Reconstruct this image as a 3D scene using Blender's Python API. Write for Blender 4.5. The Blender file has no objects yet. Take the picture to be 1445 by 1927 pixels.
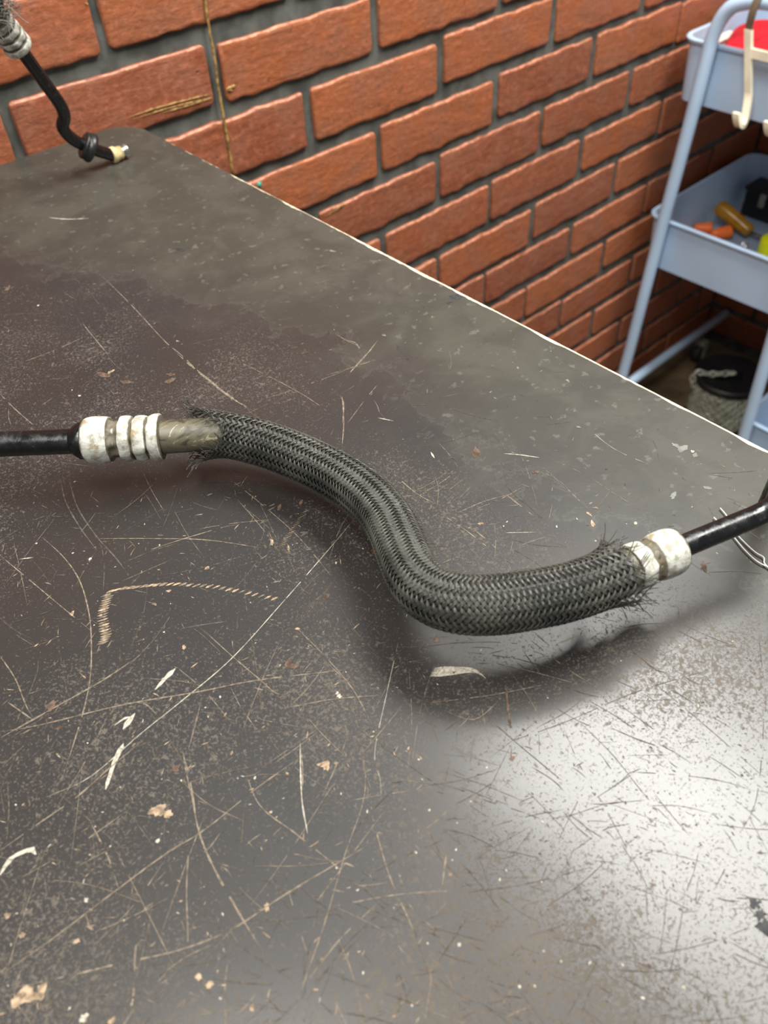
import bpy, bmesh, math, random
from mathutils import Vector, Matrix
import numpy as np
S = bpy.context.scene
COL = S.collection
PI = math.pi

# ------------------------------------------------------------------ camera
FPX = 1547.55
RC = np.array([[0.73985094, -0.67135427, -0.04363527],
               [-0.50712906, -0.51389947, -0.69190133],
               [0.44208677, 0.53403256, -0.72067226]])
CP = np.array([-0.78619549, -0.77905166, 1.19753205])
cd = bpy.data.cameras.new('camera')
cam = bpy.data.objects.new('camera', cd)
COL.objects.link(cam)
_u, _s, _v = np.linalg.svd(RC); _R = _u @ _v
m = Matrix.Identity(4)
for i in range(3):
    m[i][0] = _R[0][i]; m[i][1] = -_R[1][i]; m[i][2] = -_R[2][i]; m[i][3] = CP[i]
cam.matrix_world = m
cd.sensor_fit = 'AUTO'; cd.sensor_width = 36.0
cd.lens = FPX * 36.0 / 1927.0
cd.clip_start = 0.01
cd.dof.use_dof = True
cd.dof.focus_distance = 0.42
cd.dof.aperture_fstop = 11.0
S.camera = cam

# ------------------------------------------------------------------ world, lights, exposure
W = bpy.data.worlds.new('room_light'); S.world = W
W.use_nodes = True
W.node_tree.nodes['Background'].inputs[0].default_value = (0.93, 0.97, 1.0, 1)
W.node_tree.nodes['Background'].inputs[1].default_value = 0.21
S.view_settings.view_transform = 'Standard'
S.view_settings.look = 'None'
S.view_settings.gamma = 1.0
S.view_settings.use_curve_mapping = False
S.view_settings.exposure = 0.0

def area(name, loc, aim, sx, sy, power, col=(1, 1, 1)):
    l = bpy.data.lights.new(name, 'AREA'); l.shape = 'RECTANGLE'
    l.size = sx; l.size_y = sy; l.energy = power; l.color = col
    o = bpy.data.objects.new(name, l); COL.objects.link(o)
    d = Vector(aim) - Vector(loc)
    o.location = loc
    o.rotation_euler = d.to_track_quat('-Z', 'Y').to_euler()
    return o
area('ceiling_lamp_right', (0.20, -0.66, 2.35), (0.15, -0.66, 0.0), 0.95, 0.62, 52, (1.0, 0.985, 0.93))
area('ceiling_lamp_left', (-1.0, -0.62, 2.2), (-0.4, -0.1, 0.8), 0.4, 0.8, 22, (1.0, 0.985, 0.93))

# ------------------------------------------------------------------ helpers
def lin(r, g, b):
    f = lambda c: (c / 255 / 12.92) if c / 255 <= 0.04045 else ((c / 255 + 0.055) / 1.055) ** 2.4
    return (f(r), f(g), f(b), 1)

def on(px, py, ax, v):
    """the point of the plane axis=v that the photograph shows at this pixel"""
    d = _R.T @ np.array([(px - 722.5) / FPX, (py - 963.5) / FPX, 1.0])
    t = (v - CP[ax]) / d[ax]
    return Vector(CP + t * d)

class NT:
    def __init__(s, mat):
        mat.use_nodes = True
        s.t = mat.node_tree; s.n = s.t.nodes; s.b = s.n['Principled BSDF']
    def new(s, ty, **k):
        n = s.n.new(ty)
        for a, v in k.items():
            if a.startswith('i_'):
                key = a[2:]; key = int(key) if key.isdigit() else key
                s.set(n.inputs[key], v)
            else: setattr(n, a, v)
        return n
    def set(s, inp, v):
        if isinstance(v, bpy.types.NodeSocket): s.t.links.new(v, inp)
        else: inp.default_value = v
    def P(s, name, v): s.set(s.b.inputs[name], v)
    def obj(s): return s.new('ShaderNodeTexCoord').outputs['Object']
    def noise(s, vec, scale, detail=4, rough=.5, dist=0):
        n = s.new('ShaderNodeTexNoise'); s.set(n.inputs['Vector'], vec)
        n.inputs['Scale'].default_value = scale; n.inputs['Detail'].default_value = detail
        n.inputs['Roughness'].default_value = rough; n.inputs['Distortion'].default_value = dist
        return n.outputs['Fac']
    def ramp(s, fac, a, b, lo=0.0, hi=1.0):
        n = s.new('ShaderNodeMapRange'); n.interpolation_type = 'SMOOTHSTEP'
        s.set(n.inputs[0], fac); s.set(n.inputs[1], a); s.set(n.inputs[2], b); s.set(n.inputs[3], lo); s.set(n.inputs[4], hi)
        return n.outputs[0]
    def mix(s, f, a, b):
        n = s.new('ShaderNodeMix', data_type='RGBA')
        s.set(n.inputs[0], f); s.set(n.inputs[6], a); s.set(n.inputs[7], b)
        return n.outputs[2]
    def m(s, op, a, b=0.0, clamp=False):
        n = s.new('ShaderNodeMath', operation=op, use_clamp=clamp)
        s.set(n.inputs[0], a); s.set(n.inputs[1], b)
        return n.outputs[0]
    def bump(s, h, strength, dist=.001):
        n = s.new('ShaderNodeBump'); s.set(n.inputs['Height'], h)
        n.inputs['Strength'].default_value = strength; n.inputs['Distance'].default_value = dist
        s.t.links.new(n.outputs[0], s.b.inputs['Normal'])

def simple(name, col, rough=.5, metal=0.0, spec=.5, var=.12, vs=60, bump=.0):
    mt = bpy.data.materials.new(name); t = NT(mt)
    o = t.obj(); n = t.noise(o, vs, 5)
    c2 = tuple(max(0, x * (1 - var * 2)) for x in col[:3]) + (1,)
    c1 = tuple(min(1, x * (1 + var)) for x in col[:3]) + (1,)
    t.P('Base Color', t.mix(t.ramp(n, .3, .7), c2, c1))
    t.P('Roughness', rough); t.P('Metallic', metal); t.P('Specular IOR Level', spec)
    if bump: t.bump(t.noise(o, vs * 4, 4), bump, .0006)
    return mt

def link(o, parent=None):
    COL.objects.link(o)
    if parent is not None: o.parent = parent
    return o
def mesh_obj(name, verts, faces, mat, parent=None, smooth=False, loc=None):
    me = bpy.data.meshes.new(name)
    me.from_pydata([tuple(v) for v in verts], [], faces)
    for mm in (mat if isinstance(mat, (list, tuple)) else [mat]): me.materials.append(mm)
    me.update()
    if smooth: me.polygons.foreach_set('use_smooth', [True] * len(me.polygons))
    o = bpy.data.objects.new(name, me); link(o, parent)
    if loc is not None: o.location = loc
    return o
def tag(o, label, cat, group=None):
    o['label'] = label; o['category'] = cat
    if group: o['group'] = group
    return o
def empty(name, loc, label=None, cat=None, group=None):
    o = bpy.data.objects.new(name, None); COL.objects.link(o)
    o.location = loc; o.empty_display_size = .02
    if label: tag(o, label, cat, group)
    return o
def rel(pts, parent):
    """world points to the frame of an unrotated parent"""
    return [Vector(p) - parent.location for p in pts]

class MB:
    def __init__(s): s.v = []; s.f = []; s.mi = []
    def add(s, v, f, mi=0):
        b = len(s.v); s.v += [tuple(x) for x in v]; s.f += [tuple(i + b for i in q) for q in f]; s.mi += [mi] * len(f)
    def box(s, c, d, mi=0, rot=None, bev=0):
        bm = bmesh.new(); bmesh.ops.create_cube(bm, size=1)
        for v in bm.verts: v.co = Vector((v.co.x * d[0], v.co.y * d[1], v.co.z * d[2]))
        if bev: bmesh.ops.bevel(bm, geom=bm.edges[:], offset=bev, segments=2, affect='EDGES', profile=.5)
        if rot is not None:
            for v in bm.verts: v.co = rot @ v.co
        bm.verts.index_update()
        s.add([v.co + Vector(c) for v in bm.verts], [[v.index for v in f.verts] for f in bm.faces], mi); bm.free()
    def tube(s, pts, rad, n=12, mi=0, cap=True, flat=None):
        pts = [Vector(p) for p in pts]
        R = rad if isinstance(rad, (list, tuple)) else [rad] * len(pts)
        fr = frames(pts)
        v = []; f = []
        for i, p in enumerate(pts):
            T, U, V = fr[i]
            for k in range(n):
                a = 2 * PI * k / n
                v.append(p + (U * math.cos(a) + V * math.sin(a) * (flat or 1)) * R[i])
        for i in range(len(pts) - 1):
            for k in range(n):
                f.append((i * n + k, i * n + (k + 1) % n, (i + 1) * n + (k + 1) % n, (i + 1) * n + k))
        if cap:
            f.append(tuple(reversed(range(n)))); f.append(tuple((len(pts) - 1) * n + k for k in range(n)))
        s.add(v, f, mi)
    def lathe(s, base, axis, prof, n=24, mi=0, lob=0, lobamp=None):
        """prof: list of (distance along axis, radius)"""
        ax = Vector(axis).normalized(); U = ax.orthogonal().normalized(); V = ax.cross(U)
        v = []; f = []
        for i, (z, r) in enumerate(prof):
            for k in range(n):
                a = 2 * PI * k / n
                rr = r
                if lob: rr = r * (1 - lobamp[i] * (0.5 + 0.5 * math.cos(lob * a + i * .12)))
                v.append(Vector(base) + ax * z + (U * math.cos(a) + V * math.sin(a)) * rr)
        for i in range(len(prof) - 1):
            for k in range(n):
                f.append((i * n + k, i * n + (k + 1) % n, (i + 1) * n + (k + 1) % n, (i + 1) * n + k))
        if prof[0][1] > 1e-6: f.append(tuple(reversed(range(n))))
        if prof[-1][1] > 1e-6: f.append(tuple((len(prof) - 1) * n + k for k in range(n)))
        s.add(v, f, mi)
    def build(s, name, mat, parent=None, smooth=False, sharp=None):
        org = parent.matrix_world.translation if False else (parent.location if parent is not None else Vector())
        o = mesh_obj(name, [Vector(v) - org for v in s.v] if parent is not None and parent.parent is None else s.v, s.f, mat, parent, smooth)
        o.data.polygons.foreach_set('material_index', s.mi)
        if smooth and sharp:
            o.data.set_sharp_from_angle(angle=math.radians(sharp))
        return o

def frames(pts):
    n = len(pts); T = []
    for i in range(n):
        a = pts[max(i - 1, 0)]; b = pts[min(i + 1, n - 1)]
        T.append((b - a).normalized())
    U = T[0].orthogonal().normalized()
    ref = Vector((0, 0, 1))
    if abs(T[0].dot(ref)) < .95: U = (ref - T[0] * ref.dot(T[0])).normalized()
    out = []
    for i in range(n):
        U = (U - T[i] * U.dot(T[i])).normalized()
        out.append((T[i], U, T[i].cross(U)))
    return out

def spline(ctrl, step=None, n=None):
    """Catmull-Rom through tuples of any length, resampled evenly by distance of the first three"""
    P = [np.array(c, float) for c in ctrl]
    P = [2 * P[0] - P[1]] + P + [2 * P[-1] - P[-2]]
    dense = []
    for i in range(1, len(P) - 2):
        for k in range(24):
            t = k / 24
            a, b, c, d = P[i - 1:i + 3]
            dense.append(.5 * ((2 * b) + (-a + c) * t + (2 * a - 5 * b + 4 * c - d) * t * t + (-a + 3 * b - 3 * c + d) * t ** 3))
    dense.append(P[-2]); dense = np.array(dense)
    L = np.r_[0, np.cumsum(np.linalg.norm(np.diff(dense[:, :3], axis=0), axis=1))]
    if n is None: n = max(2, int(L[-1] / step) + 1)
    s = np.linspace(0, L[-1], n)
    return np.array([np.interp(s, L, dense[:, j]) for j in range(dense.shape[1])]).T, L[-1]

TZ = 0.9            # table height
TX = -0.4292        # right edge of the table
ZR0 = 0.8724        # top of brick row 0
BL, BH, MV, MH = 0.2127, 0.0716, 0.0122, 0.0163

# ------------------------------------------------------------------ materials
def brick_material(name):
    mt = bpy.data.materials.new(name); t = NT(mt)
    o = t.obj()
    oi = t.new('ShaderNodeObjectInfo')
    rnd = oi.outputs['Random']
    off = t.new('ShaderNodeVectorMath', operation='ADD')
    sc = t.new('ShaderNodeVectorMath', operation='SCALE'); t.set(sc.inputs[0], oi.outputs['Location']); sc.inputs['Scale'].default_value = 3.7
    t.set(off.inputs[0], o); t.set(off.inputs[1], sc.outputs[0]); v = off.outputs[0]
    a = t.noise(v, 22, 5, .6); b = t.noise(v, 150, 6, .65); c = t.noise(v, 60, 3, .5, 1.5)
    base = t.mix(t.ramp(rnd, 0.1, .95), lin(168, 96, 58), lin(144, 80, 54))
    base = t.mix(t.ramp(a, .35, .7, 0, .75), base, lin(150, 98, 76))
    base = t.mix(t.ramp(b, .45, .75, 0, .5), base, lin(200, 124, 88))
    base = t.mix(t.ramp(c, .62, .78, 0, .6), base, lin(104, 58, 42))
    dk = t.ramp(t.noise(v, 95, 2, .5), .72, .80, 0, .75)
    base = t.mix(dk, base, lin(92, 76, 68))
    t.P('Base Color', base)
    t.P('Roughness', t.ramp(b, .3, .7, .42, .62)); t.P('Specular IOR Level', .42)
    st = t.new('ShaderNodeMapping'); t.set(st.inputs[0], v); st.inputs['Scale'].default_value = (.45, 1, 1.3)
    h = t.m('ADD', t.m('MULTIPLY', t.noise(st.outputs[0], 70, 6, .6), 1.0), t.m('MULTIPLY', b, .45))
    h = t.m('SUBTRACT', h, t.m('MULTIPLY', dk, .8))
    t.bump(h, .7, .0022)
    return mt
M = {}
M['brick'] = brick_material('brick_face')
M['arris'] = simple('pale_lit_brick_edge', lin(204, 138, 110), .5, var=.25, vs=120)  # overhead light on the upper brick rims, put into the colour
M['mortar'] = simple('mortar', lin(98, 100, 95), .85, spec=.25, var=.22, vs=35, bump=.6)
M['concrete'] = simple('concrete_floor', lin(112, 94, 70), .8, var=.25, vs=14, bump=.2)

def table_material():
    mt = bpy.data.materials.new('worn_black_coating'); t = NT(mt)
    o = t.obj()
    sp = t.new('ShaderNodeSeparateXYZ'); t.set(sp.inputs[0], o)
    X, Y = sp.outputs[0], sp.outputs[1]
    # edge of the grey paint: x_b(y)
    cr = t.new('ShaderNodeValToRGB')
    ys = [-.80, -.70, -.62, -.58, -.50, -.41, -.35, -.25, -.16, -.05]
    xs = [-.50, -.513, -.529, -.543, -.531, -.520, -.545, -.588, -.630, -.70]
    el = cr.color_ramp.elements
    while len(el) < len(ys): el.new(.5)
    for e, y, x in zip(el, ys, xs):
        e.position = y + 1.0; e.color = (x + 1, x + 1, x + 1, 1)
    t.set(cr.inputs[0], t.m('ADD', Y, 1.0))
    xb = t.m('SUBTRACT', cr.outputs[0], 1.0)
    d = t.m('SUBTRACT', X, xb)
    blot = t.noise(o, 55, 6, .62, .4)
    d2 = t.m('ADD', d, t.m('MULTIPLY', t.m('SUBTRACT', blot, .5), .11))
    d2 = t.m('ADD', d2, t.m('MULTIPLY', t.m('SUBTRACT', t.noise(o, 14, 3), .5), .06))
    paint = t.m('MAXIMUM', t.ramp(d2, -.003, .004, 0, .55), t.ramp(t.m('ADD', d, t.m('MULTIPLY', t.m('SUBTRACT', t.noise(o, 30, 5, .6), .5), .16)), -.04, .06))
    soft = t.ramp(d, -.05, .03)
    # wear specks
    big = t.noise(o, 9, 3, .5)
    fine = t.noise(o, 900, 3, .6, .6)
    med = t.noise(o, 420, 5, .75, .6)
    thr = t.ramp(big, .32, .68, .650, .535)
    thr = t.m('ADD', thr, t.m('MULTIPLY', soft, .10))
    thr = t.m('ADD', thr, t.m('ADD', t.ramp(Y, -.73, -.66, -.042, 0), t.ramp(X, -.78, -.70, -.012, 0)))
    sA = t.ramp(med, thr, t.m('ADD', thr, .035))
    sB = t.ramp(fine, t.m('ADD', thr, .0), t.m('ADD', thr, .05), 0, .75)
    speck = t.m('MAXIMUM', sA, sB)
    patch = t.ramp(t.noise(o, 120, 5, .7, .8), .66, .74, 0, .8)
    tone = t.noise(o, 5, 3, .5)
    base = t.mix(t.ramp(tone, .35, .65), lin(43, 39, 37), lin(42, 41, 41))
    pc = t.mix(t.ramp(t.noise(o, 26, 5, .6, .5), .4, .62), lin(62, 60, 54), lin(72, 70, 63))
    pc = t.mix(t.ramp(t.noise(o, 130, 5, .6), .60, .66, 0, .5), pc, lin(104, 104, 97))
    pc = t.mix(t.ramp(t.noise(o, 210, 3, .6), .70, .74, 0, .8), pc, lin(38, 35, 33))
    ring = t.ramp(t.m('ABSOLUTE', d2), .0006, .0028, 1, 0)
    c = t.mix(speck, base, t.mix(t.noise(o, 40, 2), lin(108, 100, 91), lin(84, 79, 73)))
    c = t.mix(t.m('MULTIPLY', patch, .3), c, lin(112, 96, 82))
    c = t.mix(paint, c, pc)
    c = t.mix(t.m('MULTIPLY', ring, .10), c, lin(120, 120, 112))
    t.P('Base Color', c)
    sm = t.noise(o, 6.5, 4, .55, .5)
    r0 = t.ramp(sm, .3, .7, .42, .50)
    r = t.m('ADD', r0, t.m('MULTIPLY', speck, .2))
    r = t.m('ADD', t.m('MULTIPLY', paint, .42), t.m('MULTIPLY', r, t.m('SUBTRACT', 1.0, paint)))
    t.P('Roughness', r)
    t.P('Coat Weight', t.m('MULTIPLY', t.m('SUBTRACT', 1.0, t.m('MAXIMUM', t.m('MULTIPLY', speck, .9), paint)), .62)); t.P('Coat Roughness', t.ramp(sm, .3, .7, .19, .25)); t.P('Coat IOR', 1.5)
    spv = t.m('SUBTRACT', .42, t.m('MULTIPLY', speck, .36))
    t.P('Specular IOR Level', spv)
    h = t.m('ADD', t.m('MULTIPLY', paint, .7), t.m('MULTIPLY', t.noise(o, 260, 4, .6), .35))
    h = t.m('SUBTRACT', h, t.m('MULTIPLY', speck, .35))
    t.bump(h, .22, .0005)
    return mt
M['table'] = table_material()
M['edge'] = simple('worn_edge', lin(240, 222, 194), .6, var=.2, vs=260, bump=.4)
M['ply'] = simple('plywood_side', lin(140, 108, 76), .7, var=.25, vs=30)
M['steel_leg'] = simple('grey_leg_steel', lin(70, 72, 74), .45, metal=.6)
M['scr_tan'] = simple('scratch_tan', lin(130, 118, 103), .8, spec=.1, var=.25, vs=500)
M['scr_dim'] = simple('scratch_dim', lin(92, 85, 76), .8, spec=.1, var=.25, vs=500)
M['scr_lite'] = simple('scratch_light', lin(188, 180, 165), .7, spec=.15, var=.2, vs=700)
M['chip_tan'] = simple('chip_tan', lin(166, 144, 120), .8, spec=.15, var=.3, vs=400)
M['chip_brown'] = simple('chip_brown', lin(104, 86, 74), .85, spec=.1, var=.25, vs=300)
M['chip_dark'] = simple('chip_dark', lin(48, 50, 52), .7, var=.3, vs=300)
M['chip_paint'] = simple('chip_paint', lin(118, 120, 114), .6, var=.15, vs=200)
M['rust'] = simple('rust_spot', lin(116, 58, 32), .8, var=.25, vs=600)
M['teal'] = simple('teal_paint', lin(60, 190, 165), .5)
M['gold'] = simple('dried_glue', lin(176, 142, 84), .5, var=.3, vs=240, bump=.4)

# ------------------------------------------------------------------ the setting
def plain_box(name, x0, x1, y0, y1, z0, z1, mat):
    b = MB(); b.box(((x0 + x1) / 2, (y0 + y1) / 2, (z0 + z1) / 2), (x1 - x0, y1 - y0, z1 - z0))
    o = b.build(name, mat); o['kind'] = 'structure'; return o
XB = 0.912
ZTOP = ZR0 + 8 * BH + 0.004
floor = plain_box('floor', -2.4, XB + .1, -2.6, .1, -.1, 0, M['concrete'])
wall_back = plain_box('wall_back', -1.08, XB + .1, .0045, .1, 0.0, ZTOP, M['mortar'])
wall_right = plain_box('wall_right', XB + .0045, XB + .1, -1.3, .0045, 0.0, ZTOP, M['mortar'])

def brick_mesh(w, h, seed, name):
    rn = random.Random(seed)
    cr = .0042
    out = []
    nx, nz = 15, 5
    def arc(cx, cz, a0, r):
        return [(cx + r * math.cos(a0 + k * PI / 6), cz + r * math.sin(a0 + k * PI / 6)) for k in range(4)]
    rs = [cr * rn.uniform(.5, 1.5) for _ in range(4)]
    ph = [rn.uniform(0, 6.28) for _ in range(8)]
    def wob(s, amp, k):
        return amp * (math.sin(s * 95 + ph[k]) * .4 + math.sin(s * 230 + ph[k + 1]) * .35 + rn.uniform(-.5, .5))
    top = arc(w - rs[0], -rs[0], 0, rs[0]) + [(w - (w) * (k + .5) / nx, wob(k / nx * w, .0015, 0)) for k in range(1, nx - 1)]
    top += arc(rs[1], -rs[1], PI / 2, rs[1]) + [(wob(k / nz * h, .0007, 2), -h * (k + .5) / nz) for k in range(1, nz - 1)]
    top += arc(rs[2], -h + rs[2], PI, rs[2]) + [(w * (k + .5) / nx, -h + wob(k / nx * w, .0019, 4)) for k in range(1, nx - 1)]
    top += arc(w - rs[3], -h + rs[3], 1.5 * PI, rs[3]) + [(w + wob(k / nz * h, .0007, 6), -h + h * (k + .5) / nz) for k in range(1, nz - 1)]
    n = len(top)
    def inset(p, d):
        x, z = p
        cx = min(max(x, d + .004), w - d - .004); cz = min(max(z, -h + d + .004), -d - .004)
        v = Vector((cx - x, cz - z)); l = v.length
        return (x + v.x * min(1, d / l) if l > 1e-6 else x, z + v.y * min(1, d / l) if l > 1e-6 else z)
    rings = [(0.0, .006), (.0001, .0022), (.0008, .0007), (.0020, .0001), (.0050, 0.0)]
    V = []
    for d, y in rings:
        for p in top:
            q = inset(p, d) if d else p
            V.append((q[0], y + (rn.uniform(-.0003, .0003) if d else 0), q[1]))
    F = []
    for r in range(len(rings) - 1):
        for k in range(n):
            F.append((r * n + k, (r + 1) * n + k, (r + 1) * n + (k + 1) % n, r * n + (k + 1) % n))
    F.append(tuple((len(rings) - 1) * n + k for k in reversed(range(n))))
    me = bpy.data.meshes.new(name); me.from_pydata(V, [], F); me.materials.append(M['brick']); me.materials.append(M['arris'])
    me.update()
    bm = bmesh.new(); bm.from_mesh(me); bmesh.ops.recalc_face_normals(bm, faces=bm.faces)
    bm.faces.ensure_lookup_table()
    if bm.faces[-1].normal.y > 0: bmesh.ops.reverse_faces(bm, faces=bm.faces)
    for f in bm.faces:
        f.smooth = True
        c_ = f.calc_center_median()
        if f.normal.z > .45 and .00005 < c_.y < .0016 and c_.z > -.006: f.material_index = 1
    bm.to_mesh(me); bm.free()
    return me
BW, BHH = BL - MV + .0014, BH - MH + .0018
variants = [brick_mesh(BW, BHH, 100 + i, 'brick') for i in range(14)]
OFF = {(-2, -2): (-2, 0, 0, 1.8), (-1, -1.5): (4, 3, -5, -3), (-1, -.5): (3.8, 0, 0, -1.7), (0, -2): (0, 4, -3, -5),
       (0, -1): (6, .3, -2.8, -3), (0, 0): (2.6, 2, 2.7, 5), (0, 1): (5, -3.9, 2, 1.4), (1, -1.5): (0, 1.6, -4, -2.7),
       (1, .5): (2, -2.9, 4.3, 4.6), (1, 1.5): (-.5, 4, 4.1, 4.5), (2, -1): (0, -1.5, -2, 1), (2, 0): (-2.5, .2, 3.4, .9),
       (2, 1): (-1.5, -1.5, 4.1, 5), (2, 2): (.9, 0, 3, 3.7), (3, .5): (-2.7, -3.3, 3.6, .5), (3, 1.5): (0, 1.1, 1.5, 4),
       (4, 0): (-2.5, -4, -1.5, -4), (4, 1): (-1.9, -1.3, 3.1, 1.7), (4, 2): (-1, 0, 3.4, 2), (5, .5): (-4.9, -1.5, -.5, .8),
       (5, 1.5): (.3, 2.6, 0, -.3), (6, 1): (-4, 1, -.4, -3.9), (6, 2): (2.7, 0, 0, 1.4), (7, 1.5): (-2.6, -.5, -4, -2), (8, 2): (1.7, 0, -2.8, -2.4)}
rb = random.Random(5)
def put_brick(parent, loc, sx, sz, rotz=0):
    o = bpy.data.objects.new('brick', rb.choice(variants)); link(o, parent)
    o.location = loc; o.scale = (sx, 1, sz); o.rotation_euler = (rb.uniform(-.004, .004), 0, rotz)
    return o
for r in range(-8, 12):
    st = 0.0 if r % 2 == 0 else .5
    u = -5 + st
    while u * BL < XB:
        x0 = u * BL; z0 = ZR0 - r * BH; u1 = u; u += 1
        a, b_, tt, bb = (k / 1000 for k in OFF.get((r, u1), (rb.uniform(-1, 1), rb.uniform(-1, 1), rb.uniform(-.7, .7), rb.uniform(-.7, .7))))
        if x0 + 0.05 > XB: continue
        x1 = min(x0 + BW + b_, XB - .001); x0 += a; zt = z0 + tt; zb = z0 - BHH + bb
        put_brick(wall_back, (x0, rb.uniform(-.0006, .0006), zt), (x1 - x0) / BW, (zt - zb) / BHH)
    # the wall on the right, bricks turned to face -X
    v = 0.0 if r % 2 else -.5
    while v < 5:
        y0 = -v * BL - .004; v += 1
        y1 = y0 - BW
        if y0 > -.004: y0 = -.004
        put_brick(wall_right, (XB + rb.uniform(-.0006, .0006), y0, ZR0 - r * BH), (y0 - y1) / BW, 1, -PI / 2)

# panel seam line and dried glue marks on the wall
b = MB()
seam = [on(x, y, 1, -.0012) for x, y in [(383, -60), (386, 0), (393, 50), (402, 100), (410, 160), (421, 225), (431, 280), (438, 330)]]
pts, _ = spline([tuple(p) for p in seam], n=30)
pts = [Vector(p) for p in pts]
rr = random.Random(3)
b.tube([p + Vector((rr.uniform(-.0003, .0003), 0, 0)) for p in pts], [.0014 * rr.uniform(.8, 1.2) for _ in pts], 6)
trim = b.build('trim_1', M['gold'], smooth=True); trim['kind'] = 'structure'; trim['label'] = 'thin tan seam line running down the brick wall'
b = MB()
def wall_stroke(px, w, r_):
    p, _ = spline([tuple(on(x, y, 1, -.0009)) for x, y in px], n=26)
    wv = [w * r_.uniform(.35, 1.0) * min(1, 4 * i / 25, 4 * (25 - i) / 25 + .1) for i in range(26)]
    b.tube([Vector(q) for q in p], [max(x, .0001) for x in wv], 6, flat=.4)
for px, w in [([(238, 222), (290, 205), (345, 190), (402, 176)], .0013), ([(250, 224), (320, 203), (400, 183)], .0008), ([(425, 168), (436, 164), (444, 160)], .0022), ([(426, 170), (438, 170)], .0015),
              ([(300, 214), (350, 200), (402, 183)], .0010), ([(608, 408), (625, 400), (640, 391), (652, 381)], .0009), ([(632, 394), (640, 389), (648, 384)], .0022), ([(712, 2), (714, 12)], .0018), ([(160, 5), (166, 9)], .001)]:
    wall_stroke(px, w, rr)
gl = b.build('dried_glue_marks', M['gold'], wall_back, smooth=True); gl['kind'] = 'stuff'
b = MB(); c = on(488, 347, 1, -.0003)
b.lathe(c, (0, -1, 0), [(0, .0030), (.0008, .0027), (.0014, .0016), (.0016, .0002)], 12)
b.build('teal_paint_spot', M['teal'], wall_back, smooth=True)

# ------------------------------------------------------------------ workbench
TX0, TY0, TY1 = -1.62, -1.45, -.003
tb = empty('workbench', ((TX0 + TX) / 2, (TY0 + TY1) / 2, 0), 'dark scratched workbench with worn pale edge and grey paint patches against the brick wall', 'table')
def rounded_outline(inset=0.0):
    x0, x1, y0, y1 = TX0 + inset, TX - inset, TY0 + inset, TY1 - inset
    out = []
    for cx, cy, a0, r in [(x1, y1, 0, .030), (x0, y1, PI / 2, .02), (x0, y0, PI, .02), (x1, y0, 1.5 * PI, .02)]:
        r -= inset
        sx = -1 if cx == x1 else 1; sy = -1 if cy == y1 else 1
        for k in range(9):
            a = a0 + k * PI / 16
            out.append((cx + sx * r + r * math.cos(a), cy + sy * r + r * math.sin(a)))
    # extra points down the long right side so that its worn edge can wander
    n = len(out); res = []
    for i in range(n):
        p, q = Vector(out[i]), Vector(out[(i + 1) % n])
        k = max(1, int((q - p).length / .004)) if (p.x > TX - .02 and q.x > TX - .02) else 1
        for j in range(k): res.append(p.lerp(q, j / k))
    return res
ol = rounded_outline()
rw = random.Random(11)
n = len(ol)
def inner(p, d):
    c = Vector((min(max(p.x, TX0 + .05), TX - .05), min(max(p.y, TY0 + .05), TY1 - .05))); v = c - p
    return p + v.normalized() * d
wv = [rw.uniform(0, 1) for _ in range(n)]
wv = [(wv[i - 2] + wv[i - 1] + wv[i] + wv[(i + 1) % n]) / 4 for i in range(n)]
chip = [(.0006 + .0016 * min(1, max(0, (-.1 - ol[i].y) / .3))) + .0026 * max(0, wv[i] - .45) * (1.5 if rw.random() < .9 else 2.5) for i in range(n)]
top_in = [inner(ol[i], chip[i]) for i in range(n)]
V = [(p.x, p.y, TZ) for p in top_in]
F = [tuple(range(n))]
o = mesh_obj('tabletop', rel(V + [(p.x, p.y, TZ - .022) for p in top_in], tb), [tuple(range(n)), tuple(reversed(range(n, 2 * n)))] + [(i, i + n, (i + 1) % n + n, (i + 1) % n) for i in range(n)], M['table'], tb)
# object coordinates of the coating are metres from the world origin
o.data.transform(Matrix.Translation(tb.location)); o.location = -tb.location
V = [(p.x, p.y, TZ - .0000) for p in top_in] + [(p.x, p.y, TZ - .0009) for p in ol] + [(p.x, p.y, TZ - .0035) for p in ol] + [(p.x, p.y, TZ - .0035) for p in top_in]
F = []
for r in range(3):
    for i in range(n): F.append((r * n + i, (r + 1) * n + i, (r + 1) * n + (i + 1) % n, r * n + (i + 1) % n))
e = mesh_obj('worn_edge', rel(V, tb), F, M['edge'], tb); e['label'] = 'pale worn strip along the bench edge'
b = MB()
b.v = []; ol2 = [inner(p, .0002) for p in ol]
b.add([(p.x, p.y, TZ - .0036) for p in ol2] + [(p.x, p.y, TZ - .026) for p in ol2], [(i, i + n, (i + 1) % n + n, (i + 1) % n) for i in range(n)] + [tuple(reversed(range(n, 2 * n)))])
b.build('plywood_core', M['ply'], tb)
for x in (TX0 + .07, TX - .09):
    for y in (TY0 + .07, TY1 - .07):
        b = MB(); b.box((x, y, (TZ - .026) / 2), (.05, .05, TZ - .026), bev=.004); b.build('leg', M['steel_leg'], tb)

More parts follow.
